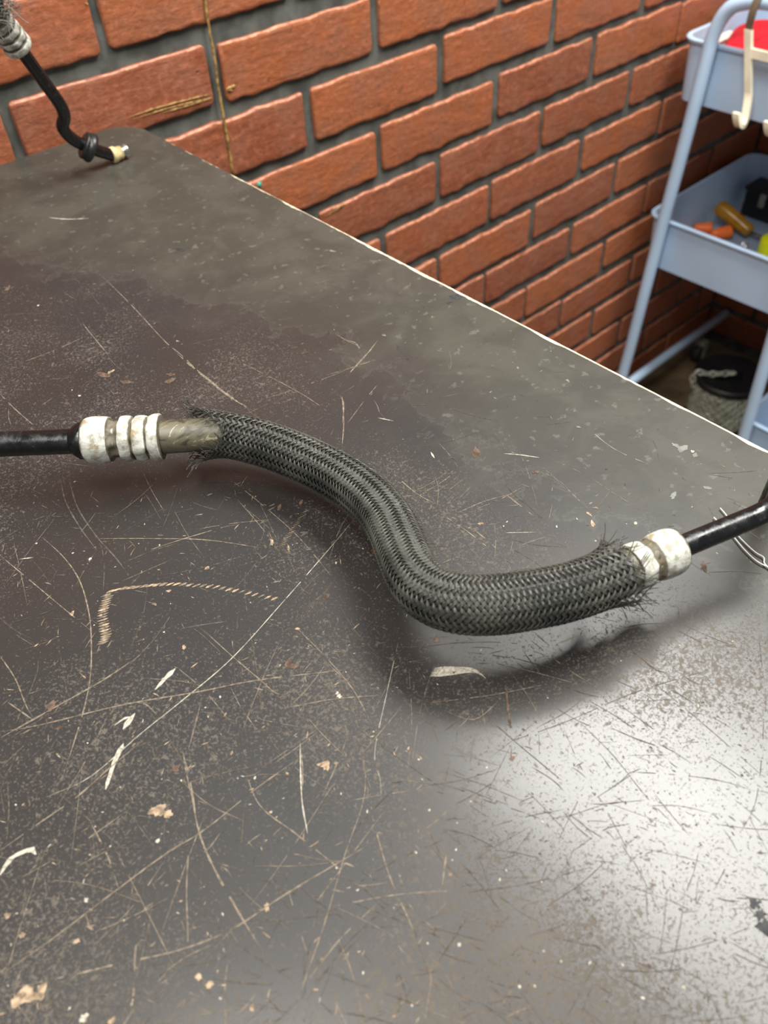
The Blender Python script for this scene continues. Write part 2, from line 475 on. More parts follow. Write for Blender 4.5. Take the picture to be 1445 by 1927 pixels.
# scratches -------------------------------------------------------------
rs = random.Random(21)
SM = [M['scr_tan'], M['scr_dim'], M['scr_lite'], M['chip_tan'], M['chip_brown'], M['chip_dark'], M['chip_paint'], M['rust']]
sb = MB()
_lay = [0]
def strip(pts, w, mi, gap=0.0, jit=.25, taper=True):
    """thin wandering mark of width w (m) on the coating, broken where gap asks for it"""
    ln = sum((pts[i + 1] - pts[i]).length for i in range(len(pts) - 1))
    k = max(4, int(ln / .0022))
    P, _ = spline([(p.x, p.y, 0) for p in pts], n=k)
    _lay[0] = (_lay[0] + 1) % 40
    z = TZ + .00006 + _lay[0] * .000003
    run = []
    def flush():
        if len(run) > 1:
            v = []; f = []
            for i, (c, nn, ww) in enumerate(run):
                v += [(c[0] + nn[0] * ww, c[1] + nn[1] * ww, z), (c[0] - nn[0] * ww, c[1] - nn[1] * ww, z)]
            for i in range(len(run) - 1): f.append((2 * i, 2 * i + 1, 2 * i + 3, 2 * i + 2))
            sb.add(v, f, mi)
        run.clear()
    for i in range(k):
        a = P[max(i - 1, 0)]; c2 = P[min(i + 1, k - 1)]; d = c2 - a; l = math.hypot(d[0], d[1]) + 1e-9
        t = i / (k - 1); ww = w * .5 * rs.uniform(1 - jit * 2, 1 + jit)
        if taper: ww *= min(1, .15 + 5 * t, .15 + 5 * (1 - t))
        if gap and rs.random() < gap: flush(); continue
        run.append((P[i], (-d[1] / l, d[0] / l), ww))
    flush()
def T(x, y): return on(x, y, 2, TZ)
def scr(px, w=.0005, mi=0, gap=0.0): strip([T(*p) for p in px], w * (.75 if mi < 2 and w < .0011 else 1), mi, gap)
def blob(px, r, mi, squash=1.0, ang=0.0, n=14, rag=.35):
    r *= .62
    c = T(*px); _lay[0] = (_lay[0] + 1) % 40; z = TZ + .0001 + _lay[0] * .000003
    v = [(c.x, c.y, z)]
    for k in range(n):
        a = 2 * PI * k / n; q = r * rs.uniform(1 - rag, 1 + rag)
        x, y = q * math.cos(a), q * math.sin(a) * squash
        v.append((c.x + x * math.cos(ang) - y * math.sin(ang), c.y + x * math.sin(ang) + y * math.cos(ang), z))
    sb.add(v, [(0, k, k % n + 1) for k in range(1, n + 1)], mi)
A = lambda L: [(x / 2.064, 240 + y / 2.064) for x, y in L]
B = lambda L: [(x / 2.064, 900 + y / 2.064) for x, y in L]
Cc = lambda L: [(x / 2.064, 1400 + y / 2.064) for x, y in L]
Dd = lambda L: [(700 + x / 1.94, 1200 + y / 1.94) for x, y in L]
Ee = lambda L: [(600 + x / 1.71, 500 + y / 1.71) for x, y in L]
# long marks read from the upper left of the bench
scr(A([(190, 350), (260, 356), (345, 353)]), .0010, 2)
scr(A([(390, 572), (430, 610), (520, 700), (640, 830), (700, 880), (780, 955), (880, 1040), (1000, 1110)]), .0007, 0, .03)
scr(A([(690, 880), (760, 940), (900, 1050), (960, 1085)]), .0013, 0, .1)
scr(A([(320, 760), (360, 810), (418, 880)]), .0008, 0)
scr(A([(70, 918), (200, 870), (330, 812)]), .0007, 0, .05)
scr(A([(0, 1035), (60, 1095), (130, 1156)]), .0008, 0, .05)
scr(A([(870, 985), (920, 890), (1000, 790), (1060, 700)]), .0004, 1, .05)
scr(A([(930, 910), (1060, 975), (1180, 1040), (1290, 1115)]), .0005, 0, .1)
scr(A([(1010, 1060), (1150, 1015), (1300, 960), (1440, 900)]), .0005, 0, .1)
scr(A([(1360, 950), (1400, 905), (1445, 860)]), .0009, 0)
scr(A([(1300, 800), (1350, 830), (1385, 845), (1400, 860)]), .0006, 0)
scr(A([(1320, 1040), (1335, 1075), (1330, 1150)]), .0007, 0)
scr(A([(440, 570), (480, 578), (520, 570)]), .0004, 1)
scr(A([(160, 1080), (210, 1048)]), .0005, 0)
scr(A([(995, 415), (1080, 390), (1200, 360)]), .0005, 1, .2)
scr(A([(230, 540), (330, 620), (420, 720), (560, 760), (640, 800)]), .0004, 1, .15)
scr(A([(0, 770), (70, 800), (160, 830)]), .0004, 1, .2)
# lower left
scr(B([(235, 0), (255, 90), (310, 190), (380, 285)]), .0010, 1, .04)
scr(B([(268, 0), (300, 110), (370, 220), (450, 310), (500, 378)]), .0009, 1, .04)
scr(B([(165, 230), (250, 310), (310, 400), (345, 520), (355, 640), (350, 780), (320, 920), (280, 1050), (240, 1170)]), .0008, 0, .04)
scr(B([(0, 300), (120, 400), (240, 500), (350, 590)]), .0007, 0, .08)
scr(B([(385, 235), (600, 235), (800, 240), (1010, 270)]), .0007, 0, .03)
scr(B([(550, 290), (700, 240), (870, 190), (930, 180)]), .0007, 0, .08)
scr(B([(890, 0), (1020, 105), (1160, 230), (1315, 415)]), .0005, 0, .05)
scr(B([(1370, 165), (1300, 250), (1100, 480), (900, 700), (700, 870), (550, 990), (350, 1160), (180, 1239)]), .00035, 2, .02)
scr(B([(0, 1010), (250, 870), (400, 785), (550, 685)]), .0009, 0, .04)
scr(B([(0, 985), (150, 960), (480, 880), (770, 830), (1000, 785), (1380, 740)]), .0008, 0, .06)
scr(B([(0, 690), (60, 780), (100, 880), (135, 940)]), .0006, 0, .05)
scr(B([(30, 870), (130, 940)]), .0006, 0)
scr(B([(480, 875), (560, 875), (610, 920)]), .0006, 0)
scr(B([(790, 590), (900, 690), (1000, 775), (1080, 840), (1130, 830)]), .0006, 0, .04)
scr(B([(640, 540), (760, 590), (880, 700)]), .0005, 1, .1)
scr(B([(830, 490), (930, 410), (1010, 310)]), .0005, 1, .1)
scr(B([(1150, 580), (1260, 690), (1370, 820), (1445, 960)]), .0006, 0, .1)
scr(B([(1270, 520), (1310, 680), (1370, 860), (1400, 980)]), .0005, 1, .1)
scr(B([(1165, 1020), (1175, 1130), (1172, 1239)]), .0006, 0, .05)
scr(B([(1250, 1239), (1300, 1130), (1345, 1020)]), .0006, 0, .05)
scr(B([(0, 1040), (120, 960), (300, 870)]), .0005, 1, .1)
scr(B([(60, 960), (140, 770), (150, 700)]), .0005, 1, .1)
scr(B([(90, 665), (170, 640), (260, 600)]), .0005, 1, .1)
scr(B([(710, 1060), (725, 1150), (745, 1239)]), .0006, 0)
scr(B([(1330, 380), (1345, 410), (1400, 430), (1445, 465)]), .0004, 1)
for k in range(9):   # fan of fine scrapes
    scr(B([(1140 + k * 12, 560 - k * 2), (1190 + k * 10, 500 - k * 3), (1255 + k * 4, 450 - k * 6)]), .0003, 1, .1)
for k in range(12):
    scr(Ee([(300 + k * 14, 730 + k * 3), (360 + k * 12, 700 + k * 2), (430 + k * 6, 650 + k * 6)]), .0003, 1 if k % 2 else 0, .15)
# bottom
scr(Cc([(0, 900), (200, 760), (430, 585), (640, 430), (800, 330), (1000, 170), (1200, 30)]), .0007, 0, .06)
scr(Cc([(0, 960), (250, 905), (480, 850), (700, 800), (900, 720), (1100, 590), (1300, 470), (1445, 385)]), .0008, 0, .06)
scr(Cc([(710, 30), (740, 150), (770, 330), (830, 480), (930, 660), (1010, 790)]), .0010, 0, .03)
scr(Cc([(735, 380), (725, 560), (730, 760), (728, 860)]), .0007, 0, .1)
scr(Cc([(0, 415), (150, 310), (300, 205), (430, 90), (540, 0)]), .0008, 0, .05)
scr(Cc([(165, 0), (300, 90), (450, 210), (600, 400)]), .0006, 1, .1)
scr(Cc([(500, 1088), (520, 960), (530, 780), (575, 765)]), .0007, 0, .05)
scr(Cc([(100, 1088), (200, 980), (330, 850)]), .0009, 1, .05)
scr(Cc([(740, 890), (900, 720), (1090, 470), (1260, 210), (1380, 10)]), .0003, 0, .1)
scr(Cc([(1410, 0), (1415, 200), (1340, 430), (1260, 700), (1190, 900), (1130, 1088)]), .0005, 0, .08)
scr(Cc([(1165, 0), (1172, 210), (1195, 350)]), .0005, 2)
scr(Cc([(950, 100), (1010, 240), (1150, 350), (1300, 470), (1445, 580)]), .0006, 0, .12)
scr(Cc([(620, 190), (800, 130), (1000, 85)]), .0006, 1, .1)
scr(Cc([(1120, 570), (1170, 740), (1200, 840)]), .0005, 0, .15)
scr(Cc([(820, 910), (960, 930), (1150, 930)]), .0005, 1, .1)
scr(Cc([(30, 150), (35, 260), (25, 390)]), .0008, 1, .1)
scr(Cc([(270, 330), (350, 500), (360, 590)]), .0008, 1, .15)
scr(Cc([(350, 300), (420, 440), (460, 560)]), .0008, 0, .15)
scr(Cc([(0, 510), (30, 460), (70, 425), (130, 410), (140, 430)]), .0018, 2, .0)
scr(Cc([(10, 500), (50, 440), (110, 418)]), .0010, 2, .0)
# lower right: marks that read dark in the lamp's sheen
for L in [[(630, 150), (560, 60), (560, 40)], [(700, 330), (760, 470), (850, 620), (930, 770), (1000, 900), (1060, 1030)], [(940, 575), (840, 610), (720, 650), (650, 660)],
          [(600, 930), (680, 740), (770, 560)], [(760, 310), (880, 430), (1000, 580), (1100, 680)], [(1000, 140), (1120, 240), (1250, 350), (1420, 500)],
          [(870, 220), (980, 300), (1090, 380)], [(1430, 240), (1425, 400), (1400, 600), (1340, 720)], [(940, 490), (1100, 500), (1260, 520), (1400, 560)],
          [(1000, 900), (1005, 1030)], [(1060, 860), (1070, 1000), (1045, 1180)], [(1140, 960), (1110, 1130), (1080, 1250)], [(830, 420), (900, 500), (1000, 470)],
          [(640, 980), (760, 900), (860, 810)], [(580, 470), (660, 520), (700, 560)], [(1240, 640), (1330, 720), (1360, 760)], [(720, 790), (850, 700), (940, 680)],
          [(470, 390), (700, 310), (960, 200), (1220, 120)], [(400, 590), (560, 640)], [(540, 600), (640, 560)], [(1250, 920), (1300, 820)], [(1220, 1260), (1240, 1410)]]:
    scr(Dd(L), .0004, 1, .12); 
scr(Dd([(0, 650), (60, 860), (130, 1020), (160, 1090)]), .0008, 0, .05)
scr(Dd([(95, 20), (50, 220), (10, 420), (30, 520), (33, 590)]), .00022, 2, .08)
scr(Dd([(240, 60), (180, 250), (150, 430), (135, 570)]), .00022, 0, .1)
scr(Dd([(0, 280), (100, 110), (190, 80)]), .00025, 0, .1)
scr(Dd([(260, 265), (370, 300), (460, 235)]), .0005, 0, .1)
scr(Dd([(0, 1380), (60, 1300), (130, 1240)]), .0005, 0, .1)
scr(Dd([(190, 1410), (215, 1250), (200, 1180)]), .0005, 0, .1)
scr(Dd([(250, 960), (270, 800), (280, 770)]), .0008, 0, .2)
scr(Dd([(580, 10), (700, 105), (830, 190)]), .0006, 0, .1)
scr(Dd([(490, 180), (495, 250), (505, 330)]), .0010, 4, .05)
for k in range(7): blob(Dd([(488 + k * 3, 180 + k * 24)])[0], .0012, 4, .5, .9)
for k in range(5): scr(Dd([(680 + k * 12, 20 - k * 3), (705 + k * 10, 8 - k * 4)]), .0006, 2)
# upper right, around the braid
scr(Ee([(100, 345), (150, 290), (190, 240)]), .0009, 0)
scr(Ee([(60, 420), (180, 350), (330, 290)]), .0006, 1, .15)
scr(Ee([(0, 360), (100, 330), (190, 300)]), .0005, 0, .1)
scr(Ee([(75, 420), (80, 500), (75, 580)]), .0008, 0)
scr(Ee([(90, 510), (150, 430), (200, 370)]), .0005, 0, .1)
scr(Ee([(595, 605), (640, 608), (710, 618)]), .0007, 2)
scr(Ee([(740, 620), (850, 670), (960, 740), (1060, 800)]), .0004, 0, .15)
scr(Ee([(720, 650), (800, 720), (870, 790)]), .0005, 0, .1)
scr(Ee([(600, 735), (670, 790), (720, 830)]), .0010, 0, .2)
scr(Ee([(240, 670), (310, 730), (380, 770)]), .0009, 0, .15)
scr(Ee([(380, 790), (470, 850), (560, 920)]), .0008, 0, .2)
scr(Ee([(500, 850), (560, 900), (600, 940)]), .0009, 0, .3)
scr(Ee([(860, 520), (950, 590), (1060, 640)]), .0005, 6, .15)
scr(Ee([(300, 370), (350, 385), (400, 405)]), .0016, 6, .3)
scr(Ee([(600, 860), (700, 858)]), .0004, 2, .1)
scr(Ee([(190, 490), (240, 500)]), .0006, 2); scr(Ee([(360, 600), (372, 620)]), .0008, 2)
scr(Ee([(90, 240), (120, 250), (130, 270)]), .0008, 0)
# rasped curve of short strokes at left
path = [(412, 455), (430, 440), (470, 430), (520, 424), (560, 420), (600, 415), (650, 412), (700, 412), (750, 416), (800, 418), (850, 424), (890, 432), (940, 440), (990, 452), (1065, 468)]
P, _ = spline([(x, y, 0) for x, y in path], n=27)
for i, p in enumerate(P):
    k = 20 - i * .25
    scr(B([(p[0] - k, p[1] + 7), (p[0], p[1]), (p[0] + k, p[1] - 6)]), .0015 * (1 - i * .012), 3 if i % 3 else 0)
P, _ = spline([(420, 462, 0), (405, 500, 0), (398, 540, 0), (405, 580, 0), (412, 610, 0), (400, 640, 0)], n=19)
for i, p in enumerate(P):
    scr(B([(p[0] - 22, p[1] + 6), (p[0], p[1]), (p[0] + 22, p[1] - 8)]), .0012, 3 if i % 2 else 0)
for k in range(14):
    x, y = 1190 - k * 7, 130 + k * 10
    scr(B([(x - 22, y + 8), (x + 14, y - 8)]), .0005, 4 if k % 2 else 0)
blob(B([(1085, 115)])[0], .004, 4, .4, .8); blob(B([(1170, 92)])[0], .003, 4, .4, .6); blob(B([(1055, 248)])[0], .0032, 3, .35, .9); blob(B([(1120, 270)])[0], .003, 3, .3, .9)
# light flecks
for px, w in [([(602, 822), (640, 780), (682, 738)], .0022), ([(478, 975), (500, 945), (525, 912)], .0030), ([(445, 960), (480, 935), (510, 925)], .0012),
              ([(410, 1210), (440, 1110), (480, 1030)], .0022), ([(412, 1200), (450, 1100), (482, 1040)], .0010), ([(75, 315), (130, 308)], .0007), ([(345, 320), (355, 308)], .0014)]:
    scr(B(px), w, 2)
for k in range(9):
    scr([(808 + k * 1.2, 1273 - k * 2), (845, 1270 - k * 1.8), (880 + k, 1264 - k * .6), (903, 1268), (914, 1277)], .0009, 2)
for x, y, s in [(307, 1278, .001), (72, 575, .0012), (150, 745, .0014), (1196, 985, .0014), (1303, 850, .0016)]: blob((x, y), s, 2)
for x, y in [(1310, 835), (1320, 850), (1315, 845)]: blob(B([(x, y)])[0], .0014, 2, .6)
for x, y, s, mi in [(620, 255, .0042, 3), (650, 272, .0034, 3), (590, 262, .003, 3), (100, 980, .006, 3), (160, 965, .004, 3), (60, 1000, .003, 3), (1265, 85, .003, 3), (1240, 80, .0014, 3), (1306, 75, .0012, 3),
                    (685, 95, .0025, 4), (1035, 635, .0024, 3), (770, 905, .002, 3), (815, 935, .0022, 3), (335, 608, .0016, 2), (612, 377, .0014, 2), (85, 745, .002, 3), (30, 668, .0022, 3),
                    (300, 765, .0018, 3), (325, 1065, .0024, 2), (435, 1075, .002, 3), (980, 1025, .0016, 3), (900, 35, .0014, 3), (990, 132, .0012, 2), (1115, 115, .001, 3), (1052, 265, .001, 3)]:
    blob(Cc([(x, y)])[0], s, mi, .7, rs.uniform(0, 3))
for x, y, s, mi in [(805, 350, .0024, 3), (1120, 720, .0045, 4), (1140, 732, .003, 4), (655, 438, .0018, 3), (280, 527, .0024, 3), (715, 657, .002, 3), (200, 885, .004, 4), (230, 970, .0024, 4), (1265, 1110, .0032, 3),
                    (600, 490, .002, 0), (855, 850, .001, 2), (1155, 585, .0018, 3), (1270, 460, .0022, 4), (680, 1130, .0024, 4), (620, 260, .001, 2), (1305, 330, .0012, 2)]:
    blob(B([(x, y)])[0], s, mi, .6, rs.uniform(0, 3))
for x, y, s, mi in [(400, 960, .0075, 4), (490, 990, .006, 4), (430, 950, .004, 3), (665, 960, .005, 4), (660, 985, .006, 4), (1180, 875, .003, 4), (690, 830, .002, 3), (30, 625, .006, 4), (205, 920, .003, 4), (280, 1020, .001, 2),
                    (700, 475, .007, 5), (990, 240, .0018, 5), (1290, 480, .004, 6)]:
    blob(A([(x, y)])[0], s, mi, .45, rs.uniform(0, 3))
for x, y, s, mi in [(505, 600, .007, 4), (440, 100, .008, 5), (420, 115, .006, 5), (1170, 590, .006, 6), (1150, 580, .004, 6), (1210, 610, .0035, 6), (880, 830, .003, 3), (870, 800, .0025, 3), (890, 780, .002, 3), (1140, 740, .004, 6), (1250, 715, .003, 6),
                    (985, 704, .0012, 5), (925, 655, .001, 5), (800, 370, .0025, 6), (835, 520, .002, 6), (640, 330, .002, 6), (255, 265, .003, 5), (285, 300, .0018, 5), (210, 225, .0025, 6), (830, 815, .001, 2), (765, 840, .0012, 2), (605, 825, .001, 2),
                    (520, 830, .0025, 3), (700, 665, .003, 4), (1240, 970, .005, 4)]:
    blob(Ee([(x, y)])[0], s, mi, .5, rs.uniform(0, 3))
for x, y, s, mi in [(1395, 970, .0032, 5), (1415, 1010, .0036, 5), (1435, 1060, .0042, 5), (1350, 502, .0009, 5), (612, 788, .0007, 5), (82, 408, .0005, 5), (845, 216, .0004, 5), (318, 1120, .0011, 2), (510, 440, .0018, 4), (1138, 1278, .001, 2),
                    (690, 1182, .0006, 2), (285, 865, .0012, 3), (1010, 1200, .0014, 4), (160, 785, .0007, 2), (300, 120, .0018, 4), (235, 10, .0026, 4), (170, 445, .0008, 2)]:
    blob(Dd([(x, y)])[0], s, mi, .8, rs.uniform(0, 3), n=18, rag=.5)
blob((706, 1037), .0032, 7, .8, 0); blob((712, 1030), .002, 7, .8, 0)
# everyday fine scratches everywhere
def rnd_pt(xa, xb, ya, yb): return T(rs.uniform(xa, xb), rs.uniform(ya, yb))
def many(k, box, lo, hi, w, mis, curve=.12, pref=None):
    for _ in range(k):
        c = rnd_pt(*box)
        if c.x > TX - .01 or c.y > -.02: continue
        L = lo + (hi - lo) * rs.random() ** 2.2
        a = rs.gauss(pref, .5) if pref is not None and rs.random() < .6 else rs.uniform(0, PI)
        d = Vector((math.cos(a), math.sin(a), 0)) * L / 2; q = Vector((-d.y, d.x, 0)) * rs.uniform(-curve, curve)
        a0, a2 = c - d, c + d
        if max(a0.x, a2.x) > TX - .008: continue
        strip([a0, c + q, a2], w * rs.uniform(.5, 1.4), rs.choice(mis), .08 if L > .008 else 0)
many(620, (-150, 1000, 760, 1960), .004, .05, .00028, [0, 1, 1])
many(900, (-150, 800, 900, 1960), .0010, .005, .0004, [0, 1, 1, 3])
many(260, (-100, 1500, 480, 1100), .002, .03, .00022, [0, 1, 1])
many(260, (-100, 1500, 480, 1100), .001, .004, .0005, [0, 1, 6])
many(260, (800, 1500, 1150, 1960), .003, .026, .00022, [1, 1, 4], pref=-1.0)
many(900, (850, 1500, 1200, 1960), .0005, .0018, .0004, [1, 4, 1])
many(120, (-50, 1400, 900, 1900), .0006, .0018, .0006, [2])
many(90, (-50, 1200, 300, 700), .001, .006, .0005, [6, 6, 1])
scm = sb.build('scratches', SM, tb); scm['kind'] = 'stuff'

# ------------------------------------------------------------------ hose materials
def corroded():
    mt = bpy.data.materials.new('white_corroded_aluminium'); t = NT(mt); o = t.obj()
    n1 = t.noise(o, 240, 5, .6); n2 = t.noise(o, 90, 4, .6, .5)
    c = t.mix(t.ramp(n1, .35, .6), lin(158, 155, 140), lin(212, 212, 202))
    c = t.mix(t.ramp(n2, .56, .68, 0, .85), c, lin(150, 128, 92))
    at = t.new('ShaderNodeAttribute', attribute_name='grime')
    gr = t.ramp(t.m('ADD', at.outputs['Fac'], t.m('MULTIPLY', t.m('SUBTRACT', t.noise(o, 150, 4), .5), 1.1)), .45, .8, 0, .85)
    c = t.mix(gr, c, lin(84, 74, 56))
    t.P('Base Color', c); t.P('Roughness', .6); t.P('Specular IOR Level', .35)
    t.bump(t.m('ADD', n1, n2), .5, .0008)
    return mt
M['corroded'] = corroded()
def painted_pipe():
    mt = bpy.data.materials.new('black_painted_pipe'); t = NT(mt); o = t.obj()
    n = t.noise(o, 160, 5, .65, .6)
    c = t.mix(t.ramp(n, .60, .75, 0, .6), lin(15, 16, 17), lin(80, 82, 82))
    t.P('Base Color', c); t.P('Roughness', t.ramp(n, .35, .7, .16, .5)); t.P('Specular IOR Level', .6)
    t.bump(t.noise(o, 220, 3), .25, .0006)
    return mt
M['pipe'] = painted_pipe()
def stained_hose():
    mt = bpy.data.materials.new('stained_inner_hose'); t = NT(mt); o = t.obj()
    st = t.new('ShaderNodeMapping'); t.set(st.inputs[0], o); st.inputs['Scale'].default_value = (.6, 1.5, 1.5)
    n = t.noise(st.outputs[0], 130, 4, .6, 1.0)
    c = t.mix(t.ramp(n, .35, .55), lin(66, 62, 50), lin(104, 98, 80))
    c = t.mix(t.ramp(n, .60, .70, 0, .8), c, lin(186, 178, 142))
    t.P('Base Color', c); t.P('Roughness', .45); t.bump(n, .2, .0006)
    return mt
M['stained'] = stained_hose()
M['core'] = simple('dark_rubber', lin(20, 20, 20), .7, var=.2)
def strand():
    mt = bpy.data.materials.new('grey_nylon_strand'); t = NT(mt); o = t.obj()
    n = t.noise(o, 45, 4, .6)
    t.P('Base Color', t.mix(t.ramp(n, .35, .65), lin(66, 66, 61), lin(98, 97, 89)))
    t.P('Roughness', .27); t.P('Specular IOR Level', .9)
    return mt
M['strand'] = strand()
M['strand_dark'] = simple('dark_nylon_strand', lin(52, 53, 52), .4, spec=.6, var=.2, vs=300)
M['grommet'] = simple('black_rubber_grommet', lin(30, 31, 31), .35, spec=.5, var=.2)
M['brass'] = simple('yellowed_nipple', lin(206, 188, 136), .45, var=.2, vs=120, bump=.1)
M['steel'] = simple('bright_steel', lin(190, 188, 180), .3, metal=.9, var=.15, vs=200)

def crimp(mb, base, axis, prof, lob, amps, n=64):
    """refined lathe: grooves are pinched and carry grime"""
    out, _ = spline([(z, r, 0, a) for (z, r), a in zip(prof, amps)], step=.0005)
    ps = [(float(q[0]), max(.001, float(q[1]))) for q in out]; am = [float(q[3]) for q in out]
    mb.lathe(base, axis, ps, n, 0, lob, am)
    rm = max(r for z, r in ps)
    mb.grime = []
    for i, (z, r) in enumerate(ps):
        loc = max(q[1] for q in ps[max(0, i - 5):i + 6])
        for k in range(n): mb.grime.append(min(1.0, max(0, (loc - r) / .0012) + am[i] * (0.5 + 0.5 * math.cos(lob * 2 * PI * k / n + i * .12)) * 3.6))
def crimp_build(mb, parent):
    o = mb.build('crimp_collar', M['corroded'], parent, smooth=True)
    at = o.data.attributes.new('grime', 'FLOAT', 'POINT'); at.data.foreach_set('value', mb.grime)
    return o

def braided_sleeve(parent, ctr, r0, N, tan_fn, fil=3, fr=.00020, end0=.004, end1=.004, seed=1, flare=.55, long_fn=None, name='braided_sleeve', sample=1.9, fold=.05):
    """ctr: (n,3) centre line, evenly spaced. Two families of N carriers, each of fil filaments, woven over two under two."""
    rn = random.Random(seed)
    pts = [Vector(p) for p in ctr]; fr_ = frames(pts)
    seg = (pts[1] - pts[0]).length; Ltot = seg * (len(pts) - 1)
    ds = .0001
    nS = int(Ltot / ds) + 1
    S_ = np.linspace(0, Ltot, nS)
    tanv = np.array([tan_fn(s / Ltot) for s in S_])
    Fph = np.r_[0, np.cumsum((tanv[1:] + tanv[:-1]) / 2 * ds / r0)]
    # carrier samples at equal phase
    dphi = 2 * PI / (2 * N) / sample
    def at(s):
        i = min(max(s, 0) / seg, len(pts) - 1.0001); k = int(i); f = i - k
        T_, U, V_ = fr_[k]; T2, U2, V2 = fr_[min(k + 1, len(pts) - 1)]
        p = pts[k].lerp(pts[min(k + 1, len(pts) - 1)], f)
        return p, T_.lerp(T2, f), U.lerp(U2, f), V_.lerp(V2, f)
    # where each direction of the rim ends (the camera side is frayed back)
    phases = np.arange(0, Fph[-1], dphi)
    sAt = np.interp(phases, Fph, S_)
    base = [at(s) for s in sAt]
    V = []; F = []
    def rad(phi, s):
        t = s / Ltot
        k = r0 * (1 + fold * math.sin(PI * t) * (math.cos(5 * phi + 2.0) * .6 + math.cos(3 * phi - 7 * t) * .7))
        return k
    def sweep(P, r):
        b = len(V)
        for i, p in enumerate(P):
            a = P[max(i - 1, 0)]; c = P[min(i + 1, len(P) - 1)]
            t = (c - a).normalized() if (c - a).length > 1e-9 else Vector((1, 0, 0))
            u = t.orthogonal().normalized() if i == 0 else (pu - t * pu.dot(t)).normalized()
            pu = u; v = t.cross(u)
            for k in range(3):
                an = 2 * PI * k / 3
                V.append(p + u * (r * math.cos(an)) + v * (r * math.sin(an)))
        for i in range(len(P) - 1):
            for k in range(3):
                F.append((b + i * 3 + k, b + i * 3 + (k + 1) % 3, b + (i + 1) * 3 + (k + 1) % 3, b + (i + 1) * 3 + k))
    A_ = .00055
    for fam in (1, -1):
        for c in range(N):
            for fi in range(fil):
                lat = (fi - (fil - 1) / 2) * fr * 2.15 / r0
                e0 = end0 * rn.uniform(.2, 1.6); e1 = end1 * rn.uniform(.2, 1.6)
                P = []
                for i, ph in enumerate(phases):
                    s = sAt[i]
                    tn = tanv[min(int(s / ds), nS - 1)]
                    phi = 2 * PI * c / N + fam * ph + lat * fam / max(.35, math.cos(math.atan(tn))) * .9
                    lf0, lf1 = (long_fn(phi) if long_fn else (0, 0))
                    if s < lf0 + rn.uniform(0, .0012) or s > Ltot - lf1 - rn.uniform(0, .0012): continue
                    tt = 2 * c + fam * N * ph / PI
                    w = math.cos(PI / 2 * (tt - .5)) * fam
                    w = max(-1, min(1, w * 1.5))
                    p, T_, U, V_ = base[i]
                    # open out towards both rims
                    q0 = max(0, 1 - s / .022); q1 = max(0, 1 - (Ltot - s) / .016)
                    R_ = rad(phi, s) + A_ * w + r0 * (q0 * q0 * flare * .30 + q1 * q1 * flare * .30)
                    P.append(p + (U * math.cos(phi) + V_ * math.sin(phi)) * R_)
                if len(P) < 4: continue
                # frayed ends carry on past the rim, each a little astray
                def tail(p0, p1, L, nr):
                    d = (p0 - p1).normalized(); out = []; q = p0.copy()
                    dv = Vector((rn.gauss(0, .28), rn.gauss(0, .28), rn.gauss(0, .28)))
                    for k in range(4):
                        d = (d + dv * .25 + nr * .10).normalized(); q = q + d * (L / 4); out.append(q.copy())
                    return out
                n0 = (P[0] - base[0][0]).normalized(); n1 = (P[-1] - base[-1][0]).normalized()
                head = tail(P[0], P[2], e0, n0 * flare); tl = tail(P[-1], P[-3], e1, n1 * flare)
                sweep(list(reversed(head)) + P + tl, fr * rn.uniform(.85, 1.1))
    org = parent.location
    o = mesh_obj(name, [v - org for v in V], F, M['strand'], parent, smooth=True)
    return o

# ------------------------------------------------------------------ the main hose
def H(px, py, h): return tuple(on(px, py, 2, TZ + h))
hose = empty('air_conditioning_hose', on(700, 960, 2, TZ), 'black braided hose bent in an S, white corroded crimps, across the middle of the workbench', 'hose')
cl = [H(300, 823, .0275), H(345, 820, .0265), H(420, 818, .0245), H(490, 833, .0225), H(548, 853, .0220), H(607, 880, .0220), H(660, 911, .0230), H(705, 948, .0250), H(738, 992, .0275),
      H(759, 1040, .0300), H(782, 1089, .0325), H(818, 1121, .0345), H(868, 1137, .0365), H(930, 1138, .0375), H(1000, 1128, .0375), H(1070, 1113, .0370), H(1130, 1093, .0360), H(1190, 1068, .0350), H(1245, 1045, .0345)]
core, Lc = spline(cl, step=.0015)
b = MB(); b.tube([Vector(p) for p in core], .0086, 24)
b.build('inner_hose', M['stained'], hose, smooth=True)
# dark liner under the braid
def sub(cpts, a0, a1):
    s = np.linspace(0, 1, len(cpts)); k = [i for i in range(len(cpts)) if a0 <= s[i] <= a1]
    return cpts[k]
pxs = None
def frac_at(px, py):
    best = None
    for i, p in enumerate(core):
        q = _R @ (np.array(p[:3]) - CP); u = 722.5 + FPX * q[0] / q[2]; v = 963.5 + FPX * q[1] / q[2]
        d = (u - px) ** 2 + (v - py) ** 2
        if best is None or d < best[0]: best = (d, i / (len(core) - 1))
    return best[1]
fa, fb = frac_at(362, 820), frac_at(1190, 1067)
sl = sub(core, fa, fb)
b = MB(); b.tube([Vector(p) for p in sub(core, frac_at(428, 818), frac_at(1165, 1078))], .0102, 28)
b.build('sleeve_lining', M['core'], hose, smooth=True)
slf, Ls = spline([tuple(p) for p in sl[::4]], step=.0012)
_fr = frames([Vector(p) for p in slf])
def rim(phi):
    # distance by which the braid is frayed back, camera side deepest on the left, none at right
    T_, U, V_ = _fr[0]; d = U * math.cos(phi) + V_ * math.sin(phi)
    tc = (Vector(CP) - Vector(slf[0])).normalized(); tc = (tc - T_ * tc.dot(T_)).normalized()
    k = max(0, d.dot(tc))
    T_, U, V_ = _fr[-1]; d = U * math.cos(phi) + V_ * math.sin(phi)
    k1 = abs(d.dot(Vector((0, 0, 1))))
    return (.0175 * k ** 1.6, .003 * k1)
